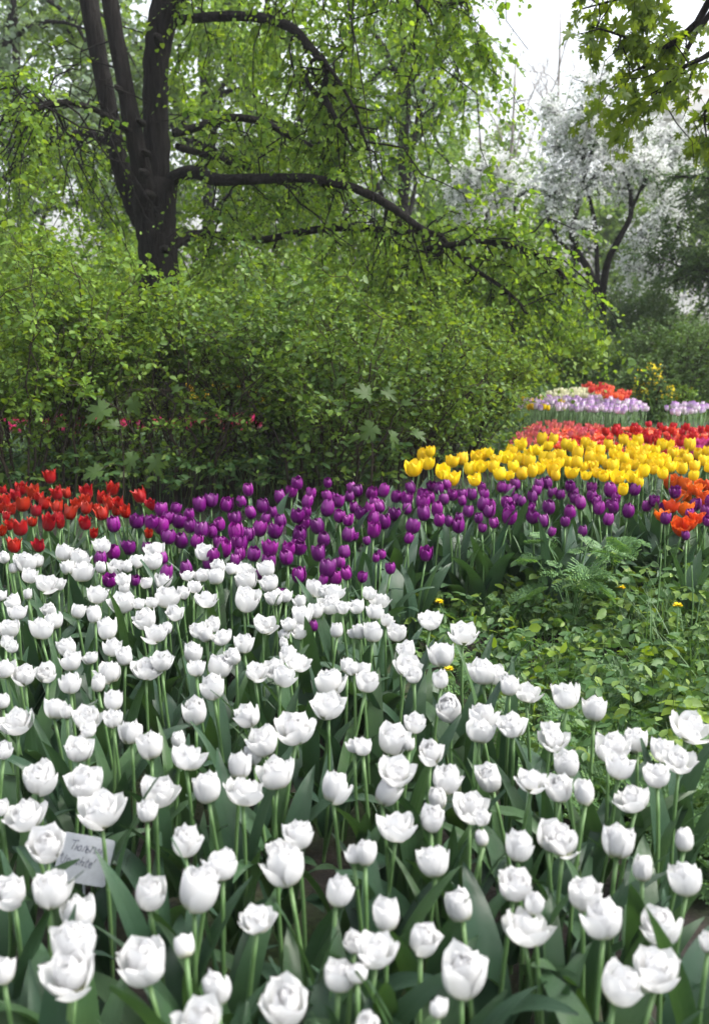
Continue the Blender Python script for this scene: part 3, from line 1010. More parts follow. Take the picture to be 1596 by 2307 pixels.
# ------------------------------------------------------------------ tulip meshes
def petal(L, W, th, r0=.006, nu=9, nv=7, blunt=3.0, ruffle=.0, seed=0, wrap=1.0, tipcurl=0.0, base_w=.35, z0=0.0):
    """th: angles from vertical (deg) at base, middle, tip of the petal's centre line"""
    r = np.random.default_rng(seed)
    u = np.linspace(0, 1, nu)
    ang = np.radians(np.interp(u, np.linspace(0, 1, len(th)), th))
    am = (ang[1:] + ang[:-1]) / 2
    ds = L / (nu - 1)
    rr = r0 + np.concatenate([[0], np.cumsum(np.sin(am) * ds)])
    zz = z0 + np.concatenate([[0], np.cumsum(np.cos(am) * ds)])
    w = W / 2 * (base_w + (1 - base_w) * np.sin(np.clip(u / .6, 0, 1) * math.pi / 2)) * np.sqrt(np.clip(1 - np.clip((u - .35) / .655, 0, 1) ** blunt, .012, 1))
    v = np.linspace(-1, 1, nv)
    rho = np.maximum(np.abs(rr), .35 * W) * wrap
    a = v[None] * (w / rho)[:, None]
    lat = rho[:, None] * np.sin(a)
    rad = rr[:, None] - rho[:, None] * (1 - np.cos(a)) * .95
    ph = r.uniform(0, 6.28, 3)
    ruf = ruffle * L * (u ** 1.5)[:, None] * (np.sin(v * 4.3 + ph[0])[None] * .6 + np.sin(v[None] * 2.1 + u[:, None] * 5 + ph[1]) * .6)
    zt = zz[:, None] + ruffle * L * .8 * (u ** 3)[:, None] * np.sin(v * 7 + ph[2])[None] + .06 * W * (1 - np.abs(v[None]) ** 1.5) * (u ** 2)[:, None]
    zt = zt - tipcurl * L * (np.abs(v[None]) ** 2) * (u ** 2)[:, None]
    X = rad + ruf * np.cos(ang)[:, None]
    V = np.stack([X, lat, zt - ruf * np.sin(ang)[:, None] * .6], -1).reshape(-1, 3)
    i = np.arange(nu - 1)[:, None] * nv
    j = np.arange(nv - 1)[None]
    Q = np.stack([i + j, i + j + 1, i + nv + j + 1, i + nv + j], -1).reshape(-1, 4)
    uv = np.stack([np.broadcast_to(v[None], (nu, nv)), np.broadcast_to(u[:, None], (nu, nv))], -1)
    return V, Q, uv


def rotz(V, a, tilt=0.0):
    c, s = math.cos(tilt), math.sin(tilt)
    V = V @ A([[c, 0, -s], [0, 1, 0], [s, 0, c]])
    c, s = math.cos(a), math.sin(a)
    return V @ A([[c, s, 0], [-s, c, 0], [0, 0, 1]])


def whorl(mb, n, a0, seed, jit=.12, **kw):
    r = np.random.default_rng(seed)
    for i in range(n):
        V, Q, uv = petal(seed=seed * 31 + i, **kw)
        V = V * r.uniform(.93, 1.05)
        mb.add(rotz(V, a0 + i * 2 * math.pi / n + r.uniform(-jit, jit), r.uniform(-.10, .10)), Q, None, uv)


# white double tulips: inner whorls in the flower mesh, six outer petals as children.  nominal width 0.080 m
WHITE = {}
specs = {   # style: (outer theta, inner theta, outer L, W)
    'cup': ([90, 36, 6, -8, -8], [70, 26, 4, -14, -24], .070, .068),
    'half': ([92, 48, 14, 2, 6], [75, 34, 8, -8, -16], .070, .068),
    'open': ([94, 60, 28, 16, 22], [80, 42, 16, 2, -2], .070, .064),
    'bud': ([84, 26, 0, -18, -36], [60, 18, -2, -22, -42], .070, .062),
}
for st, (to, ti, L, W) in specs.items():
    fl, pt = [], []
    for v in range(3):
        mb = MB()
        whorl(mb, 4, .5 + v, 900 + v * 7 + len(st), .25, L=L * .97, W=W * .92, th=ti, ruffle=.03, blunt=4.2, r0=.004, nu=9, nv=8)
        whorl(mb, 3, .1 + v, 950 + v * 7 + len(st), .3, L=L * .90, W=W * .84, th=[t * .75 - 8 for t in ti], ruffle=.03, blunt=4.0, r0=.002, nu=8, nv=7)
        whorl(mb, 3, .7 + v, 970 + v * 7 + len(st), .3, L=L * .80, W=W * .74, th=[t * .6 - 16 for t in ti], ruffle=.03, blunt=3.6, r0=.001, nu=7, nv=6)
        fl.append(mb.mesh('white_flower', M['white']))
    for v in range(5):
        V, Q, uv = petal(L, W, to, ruffle=(.02, .04, .03, .05, .03)[v], seed=990 + v + len(st), blunt=(4.2, 3.4, 5.0, 3.8, 3.0)[v], nu=11, nv=9, tipcurl=.02)
        pt.append(MB().add(V, Q, None, uv).mesh('white_petal', M['white']))
    WHITE[st] = (fl, pt)


def simple_flower(mat, n, **k):
    res = []
    for v in range(n):
        mb = MB()
        jit = k.get('jit', .1)
        kk = {q: w for q, w in k.items() if q not in ('jit', 'inner')}
        whorl(mb, 3, v * .7, 700 + v * 13, jit, **kk)
        ki = dict(kk)
        ki['r0'] = kk.get('r0', .006) * .8
        ki['L'] = kk['L'] * .97
        whorl(mb, 3, v * .7 + math.pi / 3, 800 + v * 13, jit, **ki)
        if k.get('inner'):
            ki['L'] = kk['L'] * .85
            ki['th'] = [t - 6 for t in kk['th']]
            whorl(mb, 5, v * .9, 850 + v * 13, .3, **ki)
        res.append(mb.mesh('tulip_flower', mat))
    return res


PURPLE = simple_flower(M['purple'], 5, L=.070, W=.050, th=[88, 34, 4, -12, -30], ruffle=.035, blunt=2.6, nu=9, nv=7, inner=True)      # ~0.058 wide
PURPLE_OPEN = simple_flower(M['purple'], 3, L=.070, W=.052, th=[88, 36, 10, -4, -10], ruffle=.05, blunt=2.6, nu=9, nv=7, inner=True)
YELLOW = simple_flower(M['yellow'], 4, L=.078, W=.064, th=[88, 38, 8, -6, -10], ruffle=.03, blunt=2.8, nu=9, nv=7)                 # ~0.070 wide
YELLOW_OPEN = simple_flower(M['yellow'], 3, L=.078, W=.062, th=[90, 46, 18, 6, 6], ruffle=.05, blunt=2.6, nu=9, nv=7)
FLAME = simple_flower(M['redorange'], 4, L=.080, W=.052, th=[88, 34, 4, 2, 28], ruffle=.04, blunt=1.25, nu=9, nv=7)                 # pointed, flaring
ORANGE = simple_flower(M['orange'], 3, L=.085, W=.070, th=[88, 44, 20, 16, 30], ruffle=.06, blunt=2.2, nu=8, nv=6, inner=True)

STEMS = []
for v in range(4):
    mb = MB()
    s = np.linspace(0, 1, 8)
    a = v * 1.7
    tube(mb, np.stack([.012 * np.sin(s * math.pi) * math.cos(a), .012 * np.sin(s * math.pi) * math.sin(a), s], -1), np.linspace(.0054, .0040, 8), 7)
    STEMS.append(mb.mesh('tulip_stem', M['stem']))


def blade(L, W, lean, curl, twist, seed, nu=12, nv=5, fold=.28, wave=.05):
    """a broad tulip leaf rising from the origin and arching towards +X"""
    r = np.random.default_rng(seed)
    u = np.linspace(0, 1, nu)
    ang = np.radians(lean + curl * u ** 1.7)
    am = (ang[1:] + ang[:-1]) / 2
    ds = L / (nu - 1)
    c = np.stack([.012 + np.concatenate([[0], np.cumsum(np.sin(am) * ds)]), np.zeros(nu), np.concatenate([[0], np.cumsum(np.cos(am) * ds)])], -1)
    w = W / 2 * np.sin(math.pi * np.clip(.10 + .90 * u, 0, 1) ** .85) ** .8
    w[-1] = .0012
    tw = np.radians(twist) * u ** 1.3
    v = np.linspace(-1, 1, nv)
    n0 = np.stack([-np.cos(ang), np.zeros(nu), np.sin(ang)], -1)
    s0 = np.tile(A((0, 1.0, 0)), (nu, 1))
    s = s0 * np.cos(tw)[:, None] + n0 * np.sin(tw)[:, None]
    nn = n0 * np.cos(tw)[:, None] - s0 * np.sin(tw)[:, None]
    ph = r.uniform(0, 6.28, 2)
    up = (fold * (1 - .5 * u))[:, None] * np.abs(v)[None] ** 1.4 * w[:, None] + wave * W * np.sin(u[:, None] * 9 + ph[0] + v[None] * 1.2) * np.abs(v)[None]
    V = c[:, None] + s[:, None] * (v[None] * w[:, None])[..., None] + nn[:, None] * up[..., None]
    i = np.arange(nu - 1)[:, None] * nv
    j = np.arange(nv - 1)[None]
    Q = np.stack([i + j, i + j + 1, i + nv + j + 1, i + nv + j], -1).reshape(-1, 4)
    uv = np.stack([np.broadcast_to(v[None], (nu, nv)), np.broadcast_to(u[:, None], (nu, nv))], -1)
    return V.reshape(-1, 3), Q, uv


BLADES = []
for v, (L, W, le, cu, tw) in enumerate([(.36, .058, 8, 34, 15), (.33, .066, 14, 60, -20), (.38, .050, 6, 24, 35), (.30, .072, 20, 75, 10), (.34, .060, 10, 95, -30), (.40, .056, 5, 40, -12), (.28, .050, 18, 40, 40), (.35, .045, 9, 55, 60)]):
    V, Q, uv = blade(L, W, le, cu, tw, 500 + v)
    BLADES.append(MB().add(V, Q, None, uv).mesh('tulip_leaf', M['tleaf']))
BROAD = []
for v, (L, W, le, cu, tw) in enumerate([(.36, .085, 8, 30, 12), (.33, .095, 16, 60, -18), (.38, .078, 6, 45, 25), (.30, .100, 24, 70, -8)]):
    V, Q, uv = blade(L, W, le, cu, tw, 540 + v)
    BROAD.append(MB().add(V, Q, None, uv).mesh('tulip_leaf', M['tleaf']))

ORD = ['', 'first', 'second', 'third', 'fourth', 'fifth', 'sixth', 'seventh', 'eighth', 'ninth', 'tenth', 'eleventh', 'twelfth', 'thirteenth', 'fourteenth', 'fifteenth', 'sixteenth', 'seventeenth',
       'eighteenth', 'nineteenth', 'twentieth'] + ['twenty-' + q for q in ('first', 'second', 'third', 'fourth', 'fifth', 'sixth', 'seventh', 'eighth', 'ninth')] + ['thirtieth'] + \
      ['thirty-' + q for q in ('first', 'second', 'third', 'fourth', 'fifth', 'sixth', 'seventh', 'eighth', 'ninth')] + ['fortieth']


def rows_of(lst, per):
    """sort by picture height into rows of about per, each ordered from the left -> (row from the nearest, place from the left, is last)"""
    idx = sorted(range(len(lst)), key=lambda i: -lst[i][1])
    res = {}
    nr = max(1, round(len(lst) / per))
    for q in range(nr):
        part = idx[q * len(idx) // nr:(q + 1) * len(idx) // nr]
        part.sort(key=lambda i: lst[i][0])
        for k, i in enumerate(part):
            res[i] = (q + 1, k + 1, k == len(part) - 1, nr)
    return res


def where(t):
    row, k, last, nr = t
    a = 'farthest row' if nr == row else 'nearest row' if row == 1 else f'{ORD[row]} row from the front'
    b = 'leftmost' if k == 1 else 'rightmost' if last else f'{ORD[k]} from left'
    return f'{b} in the {a}'


def tulip(name, label, cat, group, px, py, w, zc, flower_mesh, nominal, r, hh=.036, petals=None, nleaf=3, blades=BLADES, smin=.7, smax=1.35, tilt=.16, leafscale=1.0, lean=.035):
    """head centre at the pixel (height zc); root on the ground below"""
    p, t = on_z(px, py, zc)
    s = min(smax, max(smin, w * t / FPX / nominal))
    dx, dy = r.normal() * lean, r.normal() * lean
    dx, dy = max(-.07, min(.07, dx)), max(-.07, min(.07, dy))
    root = empty(name, (p[0] - dx, p[1] - dy, 0), label, cat, group)
    L = zc - hh * s
    st = put('stem', r.choice(STEMS), root, (0, 0, 0), Vector((dx, dy, L)).to_track_quat('Z', 'Y').to_euler(), (1, 1, math.sqrt(dx * dx + dy * dy + L * L)))
    tx, ty = r.normal() * tilt, r.normal() * tilt
    fo = put('flower', flower_mesh, root, (dx, dy, L - .002), (tx, ty, r.uniform(0, 6.28)), (s, s, s * r.uniform(.94, 1.08)))
    if petals:
        a0 = r.uniform(0, 6.28)
        for i in range(6):
            k = 1.0 + (i % 2) * .04
            put('petal', r.choice(petals), fo, (0, 0, -.001 * (i % 2)), (r.normal() * .05, r.normal() * .11 + (.10 if i % 2 else 0), a0 + i * math.pi / 3 + r.normal() * .12), (k, k, k * r.uniform(.93, 1.05)))
    a0 = r.uniform(0, 6.28)
    for i in range(nleaf):
        sc_ = r.uniform(.72, 1.08) * leafscale
        put('leaf', r.choice(blades), root, (0, 0, r.uniform(0, .03) + .035 * i), (r.normal() * .08, r.normal() * .08, a0 + i * 6.28 / nleaf + r.normal() * .4), (sc_, sc_, sc_ * r.uniform(.9, 1.1)))
    return root


class R:
    """small wrapper: random.Random with normal()"""

    def __init__(self, s):
        self.r = random.Random(s)
        self.choice, self.uniform, self.random, self.randint = self.r.choice, self.r.uniform, self.r.random, self.r.randint

    def normal(self):
        return self.r.gauss(0, 1)


# ---- white double tulips, where the photo has them
E = [(463, 145, 82), (277, 175, 85), (25, 195, 60), (60, 250, 42, 'bud'), (115, 220, 105), (165, 215, 70), (125, 280, 75), (345, 200, 95), (310, 245, 70), (370, 262, 110), (455, 243, 60), (518, 240, 78), (580, 238, 60), (912, 172, 92), (620, 215, 75),
     (690, 212, 95), (702, 162, 90), (560, 297, 70), (555, 335, 60), (660, 312, 65), (728, 303, 80), (205, 312, 120, 'open'), (262, 318, 65), (127, 365, 45, 'bud'), (430, 365, 92), (232, 430, 70), (5, 370, 60), (555, 398, 115), (70, 395, 80), (80, 445, 85), (620, 405, 62), (680, 402, 62),
     (745, 375, 120), (820, 355, 65), (870, 330, 70), (845, 280, 60), (905, 278, 70), (970, 285, 80), (990, 237, 75), (1040, 250, 60), (1090, 253, 110, 'open'), (1105, 300, 115), (1097, 385, 128), (1205, 250, 90), (1215, 312, 85), (1240, 377, 85), (1285, 375, 65), (922, 385, 110, 'open'), (790, 443, 82),
     (345, 440, 75), (428, 453, 85), (1410, 335, 95), (1455, 345, 65), (1500, 350, 110, 'open'), (1490, 405, 105), (1535, 425, 65), (1350, 397, 60), (1355, 457, 100), (1415, 440, 80), (1300, 500, 70), (1350, 530, 80), (1280, 545, 58), (1275, 582, 50, 'bud'), (1185, 495, 112, 'open'),
     (1515, 525, 75), (1588, 540, 50), (665, 470, 110), (485, 518, 105), (40, 517, 100), (183, 518, 110), (243, 485, 90), (700, 537, 130, 'open'), (745, 515, 60), (895, 523, 85), (935, 545, 70), (960, 495, 75), (1005, 553, 85), (1095, 588, 95), (1062, 637, 82), (305, 600, 95), (500, 605, 90), (320, 663, 105),
     (412, 648, 70), (563, 640, 90), (25, 575, 60), (60, 597, 60), (30, 700, 95), (112, 722, 100), (212, 707, 95), (315, 763, 100), (440, 762, 75, 'bud'), (497, 715, 115), (655, 695, 135, 'open'), (725, 665, 100), (865, 625, 100), (880, 695, 90), (975, 682, 120), (960, 777, 125), (1145, 712, 115, 'open'),
     (1240, 690, 95), (1260, 730, 105), (1290, 630, 85), (1335, 665, 120, 'open'), (1560, 685, 75), (1592, 700, 65), (1485, 762, 135), (1475, 862, 172, 'open'), (10, 845, 75), (240, 878, 110), (300, 895, 58), (80, 932, 155, 'open'), (385, 915, 150, 'open'), (405, 972, 80), (508, 842, 100), (508, 922, 98),
     (588, 983, 120), (680, 1045, 130), (355, 1055, 130), (15, 1065, 90), (880, 890, 128), (1132, 905, 122), (1330, 955, 165), (1195, 1022, 145), (1140, 1082, 92), (1080, 1132, 120), (808, 1012, 75, 'bud'), (835, 1095, 160, 'open'), (1592, 1045, 60)]
F_ = [(60, 205, 70), (20, 265, 75), (115, 238, 100, 'open'), (95, 288, 85), (140, 328, 62), (25, 380, 72), (85, 378, 100), (192, 380, 95), (343, 325, 118, 'open'), (490, 380, 150, 'open'), (248, 458, 95), (232, 524, 130, 'open'), (272, 572, 80), (392, 483, 130), (392, 588, 82, 'bud'), (580, 555, 128), (625, 568, 95), (700, 620, 100),
      (775, 650, 125, 'open'), (960, 668, 135), (1082, 725, 122), (435, 705, 140), (575, 760, 132), (565, 822, 130), (718, 793, 122), (267, 783, 105), (40, 550, 80), (55, 602, 108), (165, 858, 155), (250, 887, 55), (40, 895, 92), (345, 918, 120), (185, 1000, 172, 'open'), (125, 1092, 110, 'bud'), (405, 1040, 142),
      (622, 1027, 135), (800, 1045, 140, 'open'), (930, 1078, 140), (955, 972, 132), (900, 858, 135, 'open'), (885, 815, 82), (1145, 897, 148), (1190, 985, 130), (1275, 868, 122), (1380, 907, 115), (1462, 953, 150, 'open'), (1487, 790, 182, 'open'), (1365, 1025, 125)]
G_ = [(185, 40, 158), (385, 50, 160), (700, 95, 155), (660, 188, 105), (935, 80, 150), (1090, 95, 190, 'open'), (1245, 20, 158), (1495, 82, 145), (3, 170, 60), (120, 202, 185, 'open'), (455, 177, 232, 'open'), (210, 322, 178), (60, 547, 165), (225, 545, 190), (365, 647, 165), (320, 775, 225), (335, 905, 275, 'open'), (15, 910, 130), (658, 858, 245),
      (835, 797, 104, 'bud'), (985, 977, 135, 'bud'), (825, 317, 150), (1340, 297, 148), (1300, 435, 212), (1245, 362, 110), (1000, 432, 160), (662, 547, 172), (870, 545, 218), (1510, 547, 148), (1155, 667, 175, 'open'), (1588, 382, 90), (1285, 1038, 225), (1520, 932, 165), (1592, 770, 80), (885, 1125, 215), (935, 475, 100)]
H_ = [(385, 125, 95, 'bud'), (520, 160, 180, 'open'), (575, 217, 78), (345, 217, 125), (190, 255, 205, 'open'), (50, 375, 110, 'bud'), (370, 417, 172), (585, 312, 52, 'bud'), (735, 342, 150), (868, 280, 162), (940, 327, 165, 'open'), (720, 512, 172), (1185, 322, 175), (1487, 314, 105, 'bud'), (1297, 446, 110, 'bud'), (1500, 490, 175),
      (1270, 130, 168, 'open'), (1045, 105, 105, 'bud'), (490, 607, 145, 'bud'), (1030, 562, 175), (1125, 668, 195), (1390, 700, 188), (765, 705, 242, 'open'), (805, 600, 95, 'bud'), (150, 657, 158), (100, 812, 212, 'open'), (300, 756, 158), (15, 920, 110), (485, 912, 240), (375, 1070, 92, 'bud'), (1170, 957, 210), (1362, 898, 252, 'open'), (1594, 780, 80),
      (55, 1140, 130)]
whites = zoomed(E, 0, 1500) + zoomed(F_, 1036, 1600) + zoomed(G_, 0, 2250) + zoomed(H_, 1036, 2250)
LOOK = {'cup': 'cupped', 'half': 'half open', 'open': 'wide open', 'bud': 'closed'}
r = R(11)
rw = rows_of(whites, 15)
for i, e in enumerate(whites):
    st = e[3] if len(e) > 3 else r.choice(['cup', 'cup', 'half', 'half', 'half'])
    lab = f'{LOOK[st]} white tulip, {where(rw[i])}'
    fl, pt = WHITE[st]
    nominal = {'cup': .082, 'half': .088, 'open': .108, 'bud': .070}[st]
    zc = .46 + r.uniform(-.02, .025)
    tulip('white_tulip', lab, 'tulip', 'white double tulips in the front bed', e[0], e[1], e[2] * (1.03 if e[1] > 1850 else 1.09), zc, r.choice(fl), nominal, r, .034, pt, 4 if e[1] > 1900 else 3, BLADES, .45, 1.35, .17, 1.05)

# ---- purple tulips
Cp = [(1117, 970, 50), (1338, 938, 55), (1474, 937, 44), (1585, 960, 46), (900, 1035, 62), (950, 1018, 58), (1015, 1035, 62), (1088, 1022, 50), (1262, 1000, 58), (1310, 975, 50), (1395, 988, 47), (1375, 1022, 55), (1180, 1040, 62), (1135, 1070, 54), (1225, 1070, 45), (1475, 995, 46), (1520, 1020, 55), (1490, 1012, 50),
      (1465, 1052, 66), (1525, 1085, 56), (1570, 1000, 46), (725, 1057, 60), (785, 1050, 50), (848, 1078, 52), (750, 1092, 58), (800, 1105, 65), (675, 1113, 62), (612, 1110, 60), (513, 1123, 64), (725, 1130, 70), (858, 1128, 60), (905, 1150, 68), (955, 1155, 55), (990, 1122, 57), (1060, 1097, 58), (1060, 1158, 70), (1115, 1168, 60),
      (1160, 1142, 66), (1185, 1100, 50), (1228, 1152, 64), (1265, 1107, 58), (1335, 1085, 60), (1362, 1115, 56), (1380, 1070, 45), (1345, 1167, 72), (1435, 1130, 64), (1455, 1187, 64), (1562, 1170, 64), (1565, 1105, 50), (755, 1177, 66), (820, 1192, 66), (875, 1195, 60)]
Ep = [(512, 170, 64), (577, 152, 62), (660, 155, 50), (450, 207, 60), (1000, 160, 72), (985, 130, 58), (1075, 138, 70), (1135, 180, 64), (1212, 160, 66), (1345, 150, 66), (1295, 165, 58), (1293, 195, 66), (1345, 277, 66), (1435, 180, 66), (1470, 247, 80), (1505, 290, 60), (1560, 267, 56), (1530, 222, 46), (1553, 172, 56),
      (960, 182, 60), (940, 222, 60), (1060, 215, 54), (1078, 182, 55), (740, 265, 60), (735, 202, 50), (495, 300, 58), (605, 300, 46), (845, 245, 58), (830, 272, 48), (1170, 270, 48), (1210, 212, 64), (1265, 367, 55), (1445, 300, 44), (1410, 505, 44)]
Dp = [(15, 665, 54), (75, 675, 55), (125, 665, 55), (185, 690, 54), (262, 655, 50), (240, 707, 54), (303, 680, 50), (345, 695, 46), (350, 645, 44), (383, 655, 50), (420, 640, 44), (442, 685, 50), (408, 705, 48), (490, 680, 46), (527, 683, 50), (580, 682, 54), (575, 655, 44), (490, 712, 44), (310, 725, 62), (95, 725, 56),
      (120, 737, 54), (75, 747, 50), (30, 765, 60), (5, 742, 46), (85, 792, 58), (135, 807, 58), (185, 770, 58), (237, 748, 50), (320, 767, 62), (375, 747, 60), (385, 795, 58), (430, 805, 44), (258, 822, 64), (470, 822, 60), (475, 787, 46), (512, 758, 52), (575, 727, 58), (605, 757, 58), (615, 732, 46), (632, 810, 46), (560, 790, 44),
      (575, 832, 40), (240, 878, 46), (88, 843, 62), (658, 648, 48), (725, 637, 50), (693, 667, 48), (690, 715, 54), (725, 705, 50), (755, 715, 44), (695, 747, 54), (695, 783, 66), (785, 745, 48), (803, 785, 54), (805, 695, 50), (818, 663, 44), (833, 635, 46), (877, 630, 50), (893, 678, 50), (930, 685, 44), (878, 740, 60), (852, 803, 53),
      (882, 852, 38), (973, 648, 46), (980, 678, 52), (995, 700, 48), (1022, 722, 53), (970, 765, 58), (950, 805, 44), (1027, 847, 46), (1070, 655, 46), (1068, 690, 52), (1090, 712, 46), (1100, 745, 55), (1138, 795, 52), (1155, 662, 60), (1188, 674, 44), (1165, 737, 60), (1175, 700, 46), (1230, 755, 60), (1258, 660, 52), (1312, 735, 48),
      (1345, 712, 48), (1390, 745, 58), (1425, 735, 44), (1398, 790, 50), (1442, 670, 52), (1508, 770, 42), (1533, 725, 54), (1575, 757, 50), (1495, 867, 38), (1590, 800, 44), (1592, 710, 44), (60, 890, 38), (100, 967, 36), (122, 952, 42), (165, 1012, 50), (323, 950, 57), (35, 1052, 48), (5, 872, 36)]
purples = zoomed(Cp, 0, 800) + zoomed(Ep, 0, 1500) + zoomed(Dp, 1036, 1000)
r = R(12)
rp = rows_of(purples, 20)
for i, e in enumerate(purples):
    op = r.random() < .22
    lab = f'{"loosely open" if op else "egg shaped"} purple tulip, {where(rp[i])}'
    zc = .46 + r.uniform(-.03, .02)
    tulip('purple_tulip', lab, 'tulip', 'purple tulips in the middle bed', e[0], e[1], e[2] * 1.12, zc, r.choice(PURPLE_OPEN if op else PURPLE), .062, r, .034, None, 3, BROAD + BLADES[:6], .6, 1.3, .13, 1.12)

# ---- flame red tulips, left
Cr = [(228, 912, 64), (18, 968, 44), (95, 965, 60), (150, 977, 72), (80, 990, 58), (20, 1022, 55), (100, 1032, 76), (50, 1057, 52), (265, 985, 64), (305, 985, 50), (195, 1030, 64), (160, 1062, 60), (260, 1047, 60), (310, 1070, 72), (275, 1092, 50), (395, 980, 66), (385, 1012, 55), (345, 1030, 50), (382, 1052, 60), (455, 1005, 60), (500, 965, 62),
      (490, 1030, 66), (540, 1025, 52), (465, 1072, 70), (520, 1062, 52), (570, 1065, 60), (640, 995, 68), (678, 1037, 54), (215, 1118, 74), (250, 1092, 48), (385, 1117, 65), (270, 1122, 44), (145, 1112, 50), (92, 1137, 80), (45, 1125, 52), (8, 1155, 44), (25, 1087, 44), (5, 1052, 44), (65, 1217, 74), (180, 1217, 62), (420, 1165, 40), (668, 1165, 42), (180, 1002, 50), (430, 1050, 44)]
flames = zoomed(Cr, 0, 800)
r = R(13)
rf = rows_of(flames, 11)
for i, e in enumerate(flames):
    lab = f'flame red tulip tipped orange, {where(rf[i])}'
    tulip('flame_tulip', lab, 'tulip', 'flame red tulips at the left', e[0], e[1], e[2], .46 + r.uniform(-.03, .03), r.choice(FLAME), .072, r, .038, None, 3, BLADES, .6, 1.35, .2)

# ---- orange double tulips, right edge
Do = [(1420, 632, 66), (1480, 642, 60), (1545, 642, 60), (1445, 700, 60), (1500, 692, 60), (1560, 692, 60), (1490, 752, 66), (1385, 780, 56), (1470, 832, 76), (1540, 790, 60), (1590, 650, 50), (1420, 742, 58), (1585, 722, 50), (1530, 662, 58), (1500, 820, 55)]
oranges = zoomed(Do, 1036, 1000)
r = R(14)
ro = rows_of(oranges, 5)
for i, e in enumerate(oranges):
    tulip('orange_tulip', f'ruffled orange tulip, right edge, {where(ro[i])}', 'tulip', 'ruffled orange tulips at the right edge', e[0], e[1], e[2] * 1.3, .43 + r.uniform(-.03, .03), r.choice(ORANGE), .094, r, .034, None, 2, BLADES, .6, 1.4, .25)

# ---- yellow tulips
Dy = [(305, 505, 58), (345, 492, 46), (268, 567, 84), (335, 545, 66), (440, 535, 68), (395, 580, 72), (440, 612, 74), (552, 617, 64), (565, 557, 64), (525, 570, 58), (490, 525, 55), (550, 515, 60), (600, 495, 58), (575, 510, 58), (625, 560, 52), (680, 515, 68), (660, 590, 60), (755, 460, 62), (840, 437, 50), (892, 438, 46), (740, 525, 60), (785, 535, 56),
      (820, 485, 58), (755, 590, 58), (832, 568, 60), (895, 572, 60), (870, 465, 46), (910, 600, 46), (850, 520, 58), (925, 510, 58), (950, 460, 50), (1038, 455, 48), (1000, 540, 55), (975, 585, 68), (1005, 500, 58), (1055, 520, 58), (1092, 587, 55), (1137, 550, 46), (1165, 500, 58), (1110, 530, 58), (1215, 440, 46), (1248, 465, 56), (1280, 443, 55), (1185, 607, 66),
      (1255, 605, 62), (1215, 525, 58), (1140, 460, 46), (1165, 560, 58), (1285, 535, 60), (1300, 580, 55), (1320, 490, 58), (1345, 525, 50), (1390, 520, 50), (1420, 460, 50), (1380, 460, 50), (1345, 570, 46), (1430, 500, 50), (1450, 540, 50), (1475, 565, 55), (1510, 463, 55), (1530, 560, 50), (1505, 525, 50), (1565, 530, 50), (1585, 560, 46), (1588, 490, 44), (1525, 600, 46),
      (1390, 590, 50), (1205, 660, 52), (1280, 632, 46), (1070, 470, 50), (700, 490, 55), (720, 560, 55), (790, 500, 52), (880, 520, 54), (960, 540, 54), (1030, 560, 54), (1060, 490, 50), (1100, 490, 50), (1180, 480, 50), (1240, 500, 52), (1270, 490, 50), (1190, 530, 54), (1250, 550, 54), (1220, 570, 52), (1125, 600, 50), (1040, 600, 50), (1330, 545, 50), (1370, 545, 50), (1420, 560, 50),
      (1550, 500, 48), (1480, 500, 48), (860, 545, 54), (920, 545, 54), (800, 580, 54), (700, 600, 50), (640, 530, 54), (1075, 560, 54), (985, 470, 48), (1150, 600, 50), (1305, 510, 50), (1355, 490, 48), (1405, 540, 48)]
yellows = zoomed(Dy, 1036, 1000)
r = R(15)
ry = rows_of(yellows, 16)
for i, e in enumerate(yellows):
    op = e[2] * Z / QS > 62 or r.random() < .2
    lab = f'{"opened" if op else "goblet shaped"} yellow tulip, {where(ry[i])}'
    tulip('yellow_tulip', lab, 'tulip', 'yellow tulips behind the purple ones', e[0], e[1], e[2] * 1.14, .51 + r.uniform(-.02, .02), r.choice(YELLOW_OPEN if op else YELLOW), .088 if op else .074, r, .036, None, 3, BLADES, .7, 1.45, .13, 1.05)

# ---- tulip plants without flowers fill the near edges of the beds
r = R(16)
n_ = 0
spots = []
for _ in range(150):
    px = r.uniform(850, 1620)
    spots.append((px, 1335 + (1300 - 1335) * (px - 860) / 740 + r.uniform(-105, 35)))
for px, py in spots:
    p, t = on_z(px, py, .0)
    root = empty('tulip_plant', (p[0], p[1], 0), 'flowerless tulip plant with broad blue green leaves edging the purple tulips', 'tulip plant', 'flowerless tulip plants edging the purple bed', r.uniform(0, 6.28))
    for i in range(4):
        s = r.uniform(.85, 1.22)
        put('leaf', r.choice(BROAD + BLADES[:4]), root, (0, 0, .01 * i), (r.normal() * .12, r.normal() * .12, i * 1.57 + r.normal() * .3), (s, s, s))


